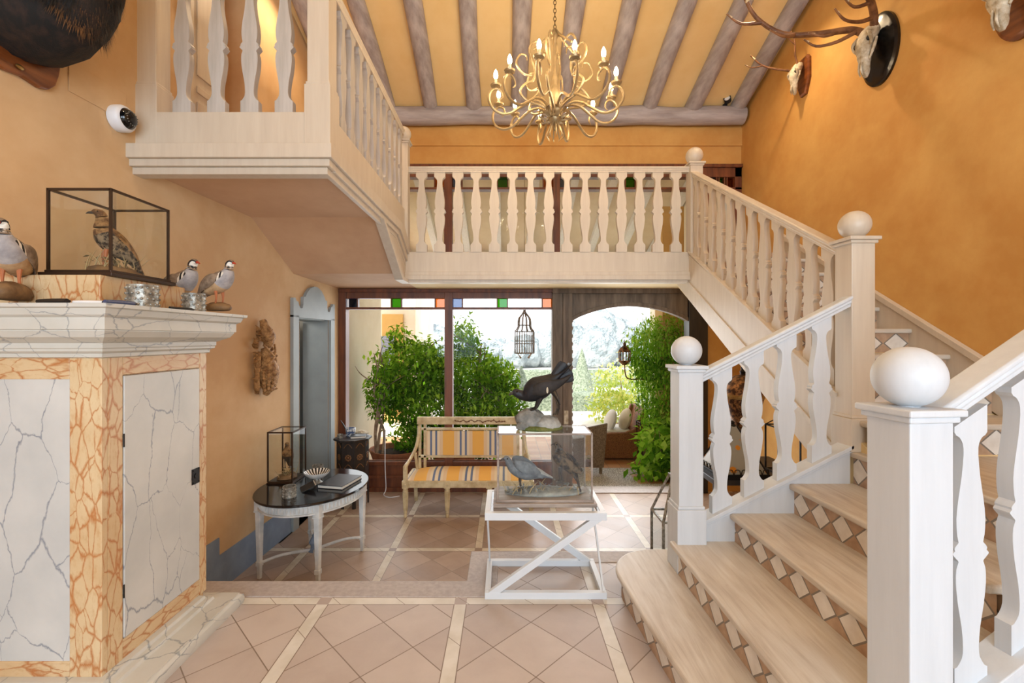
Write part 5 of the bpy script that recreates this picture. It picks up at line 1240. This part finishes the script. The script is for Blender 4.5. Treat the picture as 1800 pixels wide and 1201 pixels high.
mb = MB(); mb.box(lx0, lx1, ly0, ly1, ZL, ZL+.014); part('base', mb, m_silver, fl)
for (a, b, c_, d) in ((lx0, lx1, ly0, ly0+.003), (lx0, lx1, ly1-.003, ly1), (lx0, lx0+.003, ly0, ly1), (lx1-.003, lx1, ly0, ly1)):
    mb = MB(); mb.box(a, b, c_, d, ZL+.014, lz-.008); part('glass_pane', mb, m_case_glass, fl)
mb = MB(); mb.lathe([(.045, 0), (.045, .26), (.04, .268), (.0, .262)], 20, (ax-.03, ay, ZL+.014)); cdl = part('candle', mb, plain('ivory_candle_wax', (226, 206, 160), .6), None, smooth=True, org=(ax-.03, ay, ZL+.014)); tag(cdl, 'thick ivory candle inside the floor lantern', 'candle')
mb = MB(); mb.tube([(ax-.03, ay, ZL+.27), (ax-.028, ay, ZL+.295)], .002, 5, 1); part('wick', mb, m_dark, cdl)

# ------------------------------------------------------------------ dark console and brass lanterns under the stairs
cn = thing('console_table', 'dark low table under the upper stair flight carrying the brass lanterns', 'table', (2.15, 4.4, ZL))
kx0, kx1, ky0, ky1, kz = 1.82, 2.75, 3.95, 4.75, .34
mb = MB(); mb.box(kx0, kx1, ky0, ky1, kz-.05, kz); part('table_top', mb, m_blackwood, cn, bevel=.005)
for x in (kx0+.04, kx1-.04):
    for y in (ky0+.04, ky1-.04): mb = MB(); mb.box(x-.03, x+.03, y-.03, y+.03, ZL, kz-.05); part('leg', mb, m_blackwood, cn, bevel=.004)
py = thing('pyramid_lantern', 'pyramid-shaped iron lantern with painted amber and grey glass, on the dark table', 'lantern', (2.12, 4.12, kz))
ap_ = Vector((2.08, 4.15, kz+.46)); hw = .215; cxp, cyp = 2.08, 4.17
def lglass():
    t = NT('painted_lantern_glass'); v = t.coord('Object'); vo = t.n('ShaderNodeTexVoronoi'); t.t.links.new(v, vo.inputs['Vector']); vo.inputs['Scale'].default_value = 11
    n = t.noise(v, 9, 3, .5, 1.5)
    c = t.mix(t.ramp(vo.outputs['Distance'], [(.30, (1,1,1,1)), (.36, (0,0,0,1))]), lin((150, 144, 132)), lin((196, 124, 40)))
    return t.fin(c, .2)
m_lg = lglass()
cn4 = [Vector((cxp+i*hw, cyp+j*hw, kz+.035)) for (i, j) in ((-1,-1),(1,-1),(1,1),(-1,1))]
top4 = [Vector((cxp+i*.03, cyp+j*.03, kz+.43)) for (i, j) in ((-1,-1),(1,-1),(1,1),(-1,1))]
for k in range(4):
    a, b, c_, d = cn4[k], cn4[(k+1) % 4], top4[(k+1) % 4], top4[k]; nrm = (b-a).cross(c_-a).normalized()*.003
    mb = MB(); mb.add([tuple(q+o_) for o_ in (Vector((0,0,0)), -nrm) for q in (a, b, c_, d)], [(0,1,2,3),(7,6,5,4),(0,4,5,1),(1,5,6,2),(2,6,7,3),(3,7,4,0)]); part('glass_panel', mb, m_lg, py)
mb = MB()
for k in range(4):
    mb.bar(tuple(cn4[k]), tuple(top4[k]), .014, .014); mb.bar(tuple(cn4[k]), tuple(cn4[(k+1) % 4]), .02, .02)
    for q in range(7):
        p = cn4[k].lerp(cn4[(k+1) % 4], (q+.5)/7); c0 = p + Vector((0, 0, .03)); dr_ = (cn4[(k+1) % 4]-cn4[k]).normalized()
        mb.tube([tuple(p-dr_*.028), tuple(c0-dr_*.02+Vector((0,0,.012))), tuple(c0+Vector((0,0,.02))), tuple(c0+dr_*.02+Vector((0,0,.012))), tuple(p+dr_*.028)], .004, 5, 2)
mb.box(cxp-hw-.01, cxp+hw+.01, cyp-hw-.01, cyp+hw+.01, kz, kz+.03); mb.lathe([(.03, 0), (.036, .01), (.02, .03), (.024, .045), (.0, .06)], 14, (cxp, cyp, kz+.42))
part('frame', mb, m_iron, py, smooth=True, ang=30)
ur = thing('engraved_lamp', 'round engraved dark brass lamp with a finial, behind the pyramid lantern', 'lamp', (2.3, 4.55, kz))
uc = (2.36, 4.52, 0)
mb = MB(); mb.lathe([(.09, kz), (.095, kz+.02), (.04, kz+.04), (.035, kz+.2), (.05, kz+.24), (.06, .64)], 28, uc); part('stand', mb, m_brass_d, ur, smooth=True)
mb = MB(); mb.lathe([(.05, .64), (.08, .70), (.145, .84), (.175, .93), (.19, .99), (.19, 1.01), (.18, 1.08), (.14, 1.15), (.08, 1.195), (.03, 1.21)], 34, uc); part('globe', mb, m_brass_d, ur, smooth=True, ang=50)
mb = MB(); mb.lathe([(.193, .98), (.196, .99), (.196, 1.01), (.193, 1.02)], 34, uc); part('band', mb, m_brass, ur, smooth=True)
mb = MB(); mb.lathe([(.03, 1.205), (.022, 1.22), (.03, 1.24), (.015, 1.26), (.02, 1.275), (.0, 1.31)], 16, uc); part('finial', mb, m_iron, ur, smooth=True)
t = thing('glass_lantern', 'small black-framed glass lantern at the right end of the dark table', 'lantern', (2.6, 4.2, kz))
mb = MB(); gx0, gx1, gy0, gy1, gz = 2.46, 2.66, 4.10, 4.30, kz+.42
for x in (gx0, gx1):
    for y in (gy0, gy1): mb.box(x-.006, x+.006, y-.006, y+.006, kz, gz); mb.bar((x, y, gz), ((gx0+gx1)/2, (gy0+gy1)/2, gz+.1), .01, .01)
for z in (kz+.008, gz):
    for y in (gy0, gy1): mb.box(gx0, gx1, y-.006, y+.006, z-.006, z+.006)
    for x in (gx0, gx1): mb.box(x-.006, x+.006, gy0, gy1, z-.006, z+.006)
part('frame', mb, m_iron, t)

# ------------------------------------------------------------------ terrace and garden beyond the glass
mb = MB(); mb.box(-6, 7, YB+.18, 9.6, -.62, ZL-.005)
t_ = NT('terrace_tiles'); v = t_.coord('Object'); br = t_.n('ShaderNodeTexBrick'); t_.t.links.new(v, br.inputs[0]); br.inputs['Scale'].default_value = 2.4; br.inputs['Mortar Size'].default_value = .01
br.offset = 0; br.inputs['Color1'].default_value = lin((170, 112, 74)); br.inputs['Color2'].default_value = lin((196, 150, 112)); br.inputs['Mortar'].default_value = lin((120, 104, 88)); br.inputs['Row Height'].default_value = .5
m_terr = t_.fin(br.outputs[0], .5); struct('floor_terrace', mb, m_terr)
mb = MB(); mb.box(-2.2, 2.7, YB+.2, YB+.32, ZL-.006, ZL+.004); mb.box(-2.2, 2.7, 6.95, 7.25, ZL-.006, ZL+.004); mb.box(1.05, 1.9, 6.47, 6.95, ZL-.006, ZL+.002)
m_cob = mottled('pebble_mosaic', (120, 112, 104), (206, 200, 190), 60, .7, 1, 60, lo=.42, hi=.58); struct('trim_4', mb, m_cob)
mb = MB(); mb.box(-40, 40, 9.6, 90, -.75, -.56); struct('floor_garden', mb, m_gravel)
mb = MB(); mb.box(-2.45, -2.25, YB+.2, 8.25, -.6, 4.6); struct('wall_terrace', mb, m_stucco)
mb = MB(); mb.box(-6.5, -2.05, 10.4, 13, -.6, 4.2); bw_ = struct('wall_wing', mb, m_stucco)
mb = MB(); mb.box(-2.80, -2.33, 10.34, 10.4, -.3, 2.12); part('recess_panel', mb, m_mustard, bw_)
mb = MB(); mb.box(-2.82, -2.52, 10.28, 10.34, .0, 1.62)
for k in range(26): mb.box(-2.80, -2.54, 10.265, 10.285, .05+.06*k, .085+.06*k)
part('shutter', mb, m_shutter, bw_)
mb = MB(); mb.box(3.05, 3.5, YB+.2, 9.6, -.6, 4.6); struct('wall_terrace_right', mb, m_stucco)
# sloping terrace roof with white rafters
zr_ = lambda y: 4.45-.37*(y-YB-.2)
mb = MB(); mb.prism([(YB+.2, zr_(YB+.2)+.02), (9.4, zr_(9.4)+.02), (9.4, zr_(9.4)+.14), (YB+.2, zr_(YB+.2)+.14)], -6, 5, 'x'); struct('ceiling_terrace', mb, m_stucco)
m_raft = wood_white('whitewashed_rafter', (222, 222, 218), (234, 234, 230))
ORD = ['leftmost', 'second', 'third', 'fourth', 'fifth', 'sixth', 'seventh', 'eighth', 'ninth']
for k in range(9):
    x = -2.0+.62*k; mb = MB(); mb.prism([(YB+.21, zr_(YB+.21)-.11), (9.5, zr_(9.5)-.11), (9.5, zr_(9.5)+.01), (YB+.21, zr_(YB+.21)+.01)], x-.06, x+.06, 'x')
    o = part('porch_rafter', mb, m_raft, org=(x, YB+.21, 4.4)); tag(o, ORD[k] + (' from the left' if k else '') + ' whitewashed rafter under the terrace roof, behind the upper glazing', 'beam', 'white rafters of the terrace roof')
mb = MB(); mb.box(-6, 5, 9.28, 9.42, zr_(9.3)-.32, zr_(9.3)-.1); o = part('porch_beam', mb, m_darkwood, org=(0, 9.3, 3.3)); tag(o, 'brown timber beam carrying the outer edge of the terrace roof', 'beam')

def _c(v, lo=-2.2): return max(v, lo)
def plant(name, label, cat, pot_c, blobs, nleaf, size, mats, trunks, seed, group=None, potf=None, bark=None, aspect=.45, droop=.3, xmin=True):
    rn = random.Random(seed); t = thing(name, label, cat, pot_c, group)
    cs_ = []
    tot = sum(b[3]*b[4]*b[5] for b in blobs)
    for b in blobs:
        for _ in range(int(nleaf*b[3]*b[4]*b[5]/tot)):
            while True:
                p = Vector((rn.uniform(-1,1), rn.uniform(-1,1), rn.uniform(-1,1)))
                if .3 < p.length < 1 or (p.length < 1 and rn.random() < .25): break
            if rn.random() < .2: p = p*rn.uniform(1.0, 1.38)
            p.x = max(p.x, (-2.12-b[0])/b[3]) if xmin else p.x; m = 2 if (p.z > .25 and rn.random() < .6) else (0 if (p.z < -.1 and rn.random() < .6) else 1)  # brighter upper, darker lower leaves: sun and shade put into leaf colour
            cs_.append((b[0]+p.x*b[3], b[1]+p.y*b[4], b[2]+p.z*b[5], m))
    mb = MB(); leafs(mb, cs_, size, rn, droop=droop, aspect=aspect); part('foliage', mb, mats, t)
    if trunks:
        for tr in trunks: mb = MB(); mb.tube(tr[0], tr[1], 7, 4); part('stem', mb, bark or m_bark, t, smooth=True)
    if potf: potf(t)
    return t
def bowlpot(c, r, h):
    def f(t):
        mb = MB(); mb.lathe([(r*.5, 0), (r*.62, .02), (r*.92, h*.7), (r*1.0, h*.92), (r*1.04, h), (r*.96, h), (r*.9, h*.85), (r*.85, h*.8)], 32, c); part('pot', mb, m_terra, t, smooth=True, ang=40)
        mb = MB(); mb.lathe([(r*.9, h*.82), (0, h*.84)], 24, c); part('soil', mb, m_soil, t)
    return f
PZ = ZL
c1_ = (-1.50, 6.95, PZ); pr, phh = .36, .42
def trunk(x, y, seed, top, zb=PZ+.35, lean=.1):
    rn = random.Random(seed); out = []
    for k in range(4):
        a = rn.uniform(0, 6.28); pts = [(x+.05*math.cos(a), y+.05*math.sin(a), zb)]; L_ = 5
        for i in range(1, L_+1): pts.append((x+lean*i*.25+.05*math.cos(a+i)+rn.uniform(-.03,.03), y+.04*math.sin(a+i*1.3), zb+(top-zb)*i/L_))
        out.append((pts, [.024, .02, .018, .016, .012, .006]))
    for k in range(7):
        z = rn.uniform(zb+.5, top-.1); a = rn.uniform(0, 6.28); out.append(([(x+.05, y, z), (_c(x+.25*math.cos(a)), y+.2*math.sin(a), z+.2), (_c(x+.55*math.cos(a)), y+.35*math.sin(a), z+.34)], [.012, .008, .003]))
    return out
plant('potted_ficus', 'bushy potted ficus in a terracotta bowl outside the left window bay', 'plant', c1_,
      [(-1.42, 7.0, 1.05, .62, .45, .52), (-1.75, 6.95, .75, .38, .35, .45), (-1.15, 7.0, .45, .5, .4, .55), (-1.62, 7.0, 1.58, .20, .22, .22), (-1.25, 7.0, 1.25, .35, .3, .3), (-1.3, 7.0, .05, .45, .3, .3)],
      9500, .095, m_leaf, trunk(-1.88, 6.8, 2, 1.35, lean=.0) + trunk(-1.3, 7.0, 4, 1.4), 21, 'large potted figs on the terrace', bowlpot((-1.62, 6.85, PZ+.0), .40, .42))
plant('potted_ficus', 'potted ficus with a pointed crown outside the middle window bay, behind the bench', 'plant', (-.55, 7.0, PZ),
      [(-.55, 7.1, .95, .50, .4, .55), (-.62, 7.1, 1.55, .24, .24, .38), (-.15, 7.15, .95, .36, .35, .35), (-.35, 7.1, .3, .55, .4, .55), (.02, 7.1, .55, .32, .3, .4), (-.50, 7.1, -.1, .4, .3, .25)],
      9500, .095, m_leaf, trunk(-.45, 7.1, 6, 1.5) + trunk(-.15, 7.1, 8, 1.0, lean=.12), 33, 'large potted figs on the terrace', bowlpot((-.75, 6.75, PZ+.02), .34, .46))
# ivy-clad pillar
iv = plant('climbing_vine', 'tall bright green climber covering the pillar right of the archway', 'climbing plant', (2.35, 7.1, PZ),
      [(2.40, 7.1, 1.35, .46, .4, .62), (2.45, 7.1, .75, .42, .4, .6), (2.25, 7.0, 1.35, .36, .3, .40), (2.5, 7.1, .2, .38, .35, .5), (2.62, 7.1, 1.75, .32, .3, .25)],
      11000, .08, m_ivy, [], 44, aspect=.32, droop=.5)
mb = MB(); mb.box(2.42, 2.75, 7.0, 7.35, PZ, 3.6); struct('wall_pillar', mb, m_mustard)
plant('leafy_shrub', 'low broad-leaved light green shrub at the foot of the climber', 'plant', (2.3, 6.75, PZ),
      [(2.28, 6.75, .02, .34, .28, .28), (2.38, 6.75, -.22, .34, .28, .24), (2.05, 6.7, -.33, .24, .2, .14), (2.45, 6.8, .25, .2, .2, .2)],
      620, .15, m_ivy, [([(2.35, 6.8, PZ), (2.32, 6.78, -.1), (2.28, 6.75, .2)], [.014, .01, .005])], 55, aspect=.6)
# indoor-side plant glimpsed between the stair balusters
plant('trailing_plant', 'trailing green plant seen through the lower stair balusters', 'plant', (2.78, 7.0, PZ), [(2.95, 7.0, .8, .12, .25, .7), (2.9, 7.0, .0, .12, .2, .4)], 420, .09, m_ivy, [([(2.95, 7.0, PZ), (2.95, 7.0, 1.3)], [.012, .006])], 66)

# hanging brass lantern (octagonal cage with onion dome)
HX, HY = (922-888)*6.75/800, 6.75; zz = lambda py: EYE+(595-py)*HY/800
hl = thing('hanging_lantern', 'openwork brass lantern with an onion dome hanging outside the middle bay', 'lantern', (HX, HY, zz(630)))
mb = MB(); rb = .145; zt_a, zb_a = zz(583), zz(621)
for k in range(8):
    a = 2*math.pi*k/8
    for q in (-.13, 0, .13):
        aa = a+q*2; mb.bar((HX+rb*math.cos(aa), HY+rb*math.sin(aa), zb_a), (HX+rb*math.cos(aa), HY+rb*math.sin(aa), zt_a), .009, .009)
for z_ in (zb_a, (zb_a+zt_a)/2-.02, (zb_a+zt_a)/2+.02, zt_a): mb.lathe([(rb, -.006), (rb+.006, 0), (rb, .006), (rb-.006, 0)], 24, (HX, HY, z_), cap=False)
part('cage', mb, m_brass_l, hl)
mb = MB(); zd = zz(576)
for k in range(10):
    a = 2*math.pi*k/10; mb.tube([(HX+r_*math.cos(a), HY+r_*math.sin(a), z_) for (r_, z_) in ((rb, zt_a), (.10, zd+.0), (.095, zz(568)), (.085, zz(560)), (.04, zz(553)), (.02, zz(549)))], .009, 5, 3)
mb.lathe([(.10, -.006), (.106, 0), (.10, .006)], 24, (HX, HY, zz(572)), cap=False); mb.lathe([(.03, 0), (.035, .01), (.02, .03), (.022, .05), (.0, .07)], 12, (HX, HY, zz(551)))
part('dome', mb, m_brass_l, hl, smooth=True)
mb = MB()
for k in range(4):
    a = 2*math.pi*(k+.5)/4; mb.tube([(HX+rb*math.cos(a), HY+rb*math.sin(a), zb_a), (HX+.11*math.cos(a), HY+.11*math.sin(a), zb_a-.04), (HX+.08*math.cos(a), HY+.08*math.sin(a), zb_a-.07)], [.006, .006, .014], 6, 3)
part('drop_finials', mb, m_brass, hl, smooth=True)
mb = MB(); mb.tube([(HX, HY, zz(543)), (HX, HY, zr_(HY))], .003, 6, 1); part('hanging_rod', mb, m_brass, hl)
# bracket wall lantern on the pillar
BXn, BYn = (1098-888)*7.0/800, 7.0; zz = lambda py: EYE+(595-py)*BYn/800
t = thing('bracket_lantern', 'small bronze lantern on a curved bracket at the ivy pillar', 'lantern', (BXn, BYn, zz(665)))
mb = MB(); mb.lathe([(.03, 0), (.085, .05), (.09, .06), (.085, .07)], 6, (BXn, BYn, zz(642))); mb.lathe([(.10, 0), (.095, .02), (.06, .07), (.02, .10), (.025, .13), (.008, .15), (0, .21)], 6, (BXn, BYn, zz(619)))
for k in range(6): a = 2*math.pi*k/6; mb.bar((BXn+.085*math.cos(a), BYn+.085*math.sin(a), zz(642)+.06), (BXn+.09*math.cos(a), BYn+.09*math.sin(a), zz(619)), .014, .014)
part('lantern_body', mb, m_brass_d, t)
mb = MB(); mb.tube([(BXn, BYn, zz(642)), (BXn+.01, BYn, zz(656)), (BXn+.06, BYn, zz(666)), (BXn+.30, BYn+.05, zz(667)), (2.44, 7.1, zz(667))], .010, 8, 4); part('bracket', mb, m_brass_d, t, smooth=True)

# wicker chairs, wire stand, pot
wc = thing('wicker_armchair', 'brown wicker armchair with pale cushions on the terrace', 'armchair', (1.9, 8.0, ZL))
mb = MB()
side_ = [(7.75, -.5), (8.45, -.5), (8.5, .1), (8.48, .42), (8.40, .40), (8.3, .05), (8.0, -.02), (7.75, -.03)]
mb.prism([(1.42, -.47), (2.26, -.47), (2.30, -.03), (2.34, .10), (2.40, .32), (2.34, .36), (2.26, .16), (2.2, .03), (2.05, -.03), (1.42, -.05)], 7.72, 7.80, 'y')
mb.prism([(1.42, -.47), (2.26, -.47), (2.30, -.03), (2.34, .10), (2.40, .32), (2.34, .36), (2.26, .16), (2.2, .03), (2.05, -.03), (1.42, -.05)], 8.45, 8.53, 'y')
mb.prism([(2.26, -.47), (2.30, -.03), (2.38, .36), (2.46, .36), (2.36, -.03), (2.32, -.47)], 7.72, 8.53, 'x'if False else 'y'); mb.box(1.44, 2.28, 7.78, 8.47, -.46, -.16)
part('wicker_body', mb, m_wicker, wc, bevel=.02)
mb = MB(); mb.box(1.42, 2.18, 7.81, 8.44, -.15, -.01); part('seat_cushion', mb, m_cushion, wc, bevel=.04, seg=3)
for k, (x, z) in enumerate(((2.12, .14), (1.86, .12))):
    mb = MB(); mb.ball((0, 0, 0), .09, .24, .20, 16, 10, T=Matrix.Translation((x, 8.05, z)) @ Matrix.Rotation(R(18), 4, 'Y')); o = part('cushion', mb, m_cushion if k else mottled('beige_cushion_fabric', (206, 190, 160), (216, 202, 176), 5, .9, .1), smooth=True, org=(x, 8.05, z))
    tag(o, ['beige scatter cushion leaning against the wicker chair back', 'white scatter cushion in front of the beige one on the wicker chair'][k], 'cushion', 'scatter cushions')
wd = thing('wicker_chair', 'dark grey-brown wicker chair seen from behind, right of the large glass case', 'chair', (1.2, 6.95, ZL))
mb = MB(); yk = 6.95; f_ = lambda px: (px-888)*yk/800; g_ = lambda py: EYE+(595-py)*yk/800
mb.prism([(f_(1030), g_(752)), (f_(1068), g_(744)), (f_(1061), g_(822)), (f_(1034), g_(822))], yk-.02, yk+.03, 'y'); mb.prism([(f_(1000), g_(772)), (f_(1036), g_(770)), (f_(1036), g_(822)), (f_(1000), g_(822))], yk+.0, yk+.5, 'y')
part('wicker_shell', mb, m_wicker_g, wd, bevel=.012)
for (x, y) in ((f_(1006), yk+.03), (f_(1056), yk+.01), (f_(1006), yk+.45), (f_(1034), yk+.45)): mb = MB(); mb.box(x-.02, x+.02, y-.02, y+.02, ZL, g_(818)); part('leg', mb, m_wicker_g, wd)
ws = thing('wire_stand', 'small wire plant stand beside the leafy shrub', 'stand', (2.35, 7.6, ZL))
mb = MB(); yk = 7.6; sx0, sx1, st_ = (1122-888)*yk/800, (1152-888)*yk/800, EYE+(595-742)*yk/800
for x in (sx0, sx1):
    for y in (yk-.12, yk+.12): mb.tube([(x, y, st_), (x+(.04 if x == sx0 else -.04), y, ZL)], .007, 6, 1)
for z_ in (st_, st_-.04):
    for y in (yk-.12, yk+.12): mb.tube([(sx0, y, z_), (sx1, y, z_)], .007, 6, 1)
    for x in (sx0, sx1): mb.tube([(x, yk-.12, z_), (x, yk+.12, z_)], .007, 6, 1)
for k in range(6): x = sx0+(sx1-sx0)*k/5; mb.tube([(x, yk-.12, st_), (x, yk+.12, st_)], .004, 5, 1)
part('wire_frame', mb, m_iron, ws)
t = thing('clay_urn', 'tall pale clay urn between the wicker armchair and the shrub', 'urn', (2.35, 8.1, ZL))
mb = MB(); mb.lathe([(.10, 0), (.13, .05), (.17, .25), (.17, .40), (.13, .52), (.10, .56), (.11, .58), (.08, .58), (.07, .5)], 24, (2.50, 7.95, ZL)); part('urn_body', mb, mottled('pale_clay', (170, 140, 112), (200, 176, 150), 5, .8, .2), t, smooth=True)

# garden: hedges, cones, bush, distant trees
def blobby(mb, c, rx, ry, rz, n=22, m=14, j=.06): mb.ball(c, rx, ry, rz, n, m, jit=j)
for (x0_, x1_, y_, h_, lab) in ((.5, 4.6, 13.6, .52, 'low clipped box hedge across the garden, nearest row'), (-6, 9, 20, .75, 'clipped box hedge across the garden, farther row behind the cone')):
    mb = MB(); nx = int((x1_-x0_)*6); vs = []; fs = []; prof = [(-.3, -.56), (-.32, h_-.62), (-.24, h_-.56), (.24, h_-.56), (.32, h_-.62), (.3, -.56)]
    for i in range(nx+1):
        x = x0_+(x1_-x0_)*i/nx
        for (a, b) in prof: vs.append((x, y_+a+random.uniform(-.03,.03), b+(random.uniform(-.03,.03) if b > -.5 else 0)))
    for i in range(nx):
        for k in range(5): q = i*6+k; fs.append((q, q+1, q+7, q+6))
        fs.append((i*6+5, i*6, i*6+6, i*6+11))
    fs.append(tuple(range(5, -1, -1))); fs.append(tuple(nx*6+k for k in range(6)))
    mb.add(vs, fs); o = part('box_hedge', mb, m_hedge, smooth=True, ang=60, org=((x0_+x1_)/2, y_, -.56)); tag(o, lab, 'hedge', 'clipped box hedges')
for (x, y, h_, r_, lab) in ((3.0, 17.8, 1.75, .46, 'clipped cone topiary seen through the archway'), (.55, 15.5, 1.2, .42, 'clipped cone topiary glimpsed behind the middle window bay')):
    mb = MB(); mb.lathe([(r_*(1-t_/12)**.9*random.uniform(.96, 1.04)+.01, h_*t_/12) for t_ in range(13)], 26, (x, y, -.56)); o = part('cone_topiary', mb, m_hedge, smooth=True, ang=70, org=(x, y, -.56)); tag(o, lab, 'topiary', 'cone topiaries')
plant('flowering_bush', 'pale yellow-green loose bush beyond the archway', 'bush', (3.0, 11.5, -.56), [(2.95, 11.5, .35, .75, .5, .75), (2.7, 11.5, -.1, .7, .5, .45)], 1500, .14, [leafm('pale_yellow_leaf', (206, 204, 120)), leafm('pale_green_leaf', (176, 190, 110)), leafm('cream_blossom', (232, 224, 180))], [([(3, 11.5, -.56), (2.98, 11.5, 0), (2.9, 11.5, .6)], [.03, .02, .01])], 77)
rt = random.Random(15)
mb = MB(); 
for k in range(46):
    x = -26+54*k/45+rt.uniform(-.5, .5); h_ = rt.uniform(2.0, 3.4)*(1+.25*math.sin(k*.5)); mb.ball((x, 34+rt.uniform(-1.5, 1.5), h_*.42-.5), rt.uniform(1.1, 1.9), 1.4, h_*.62, 20, 14, jit=.05)
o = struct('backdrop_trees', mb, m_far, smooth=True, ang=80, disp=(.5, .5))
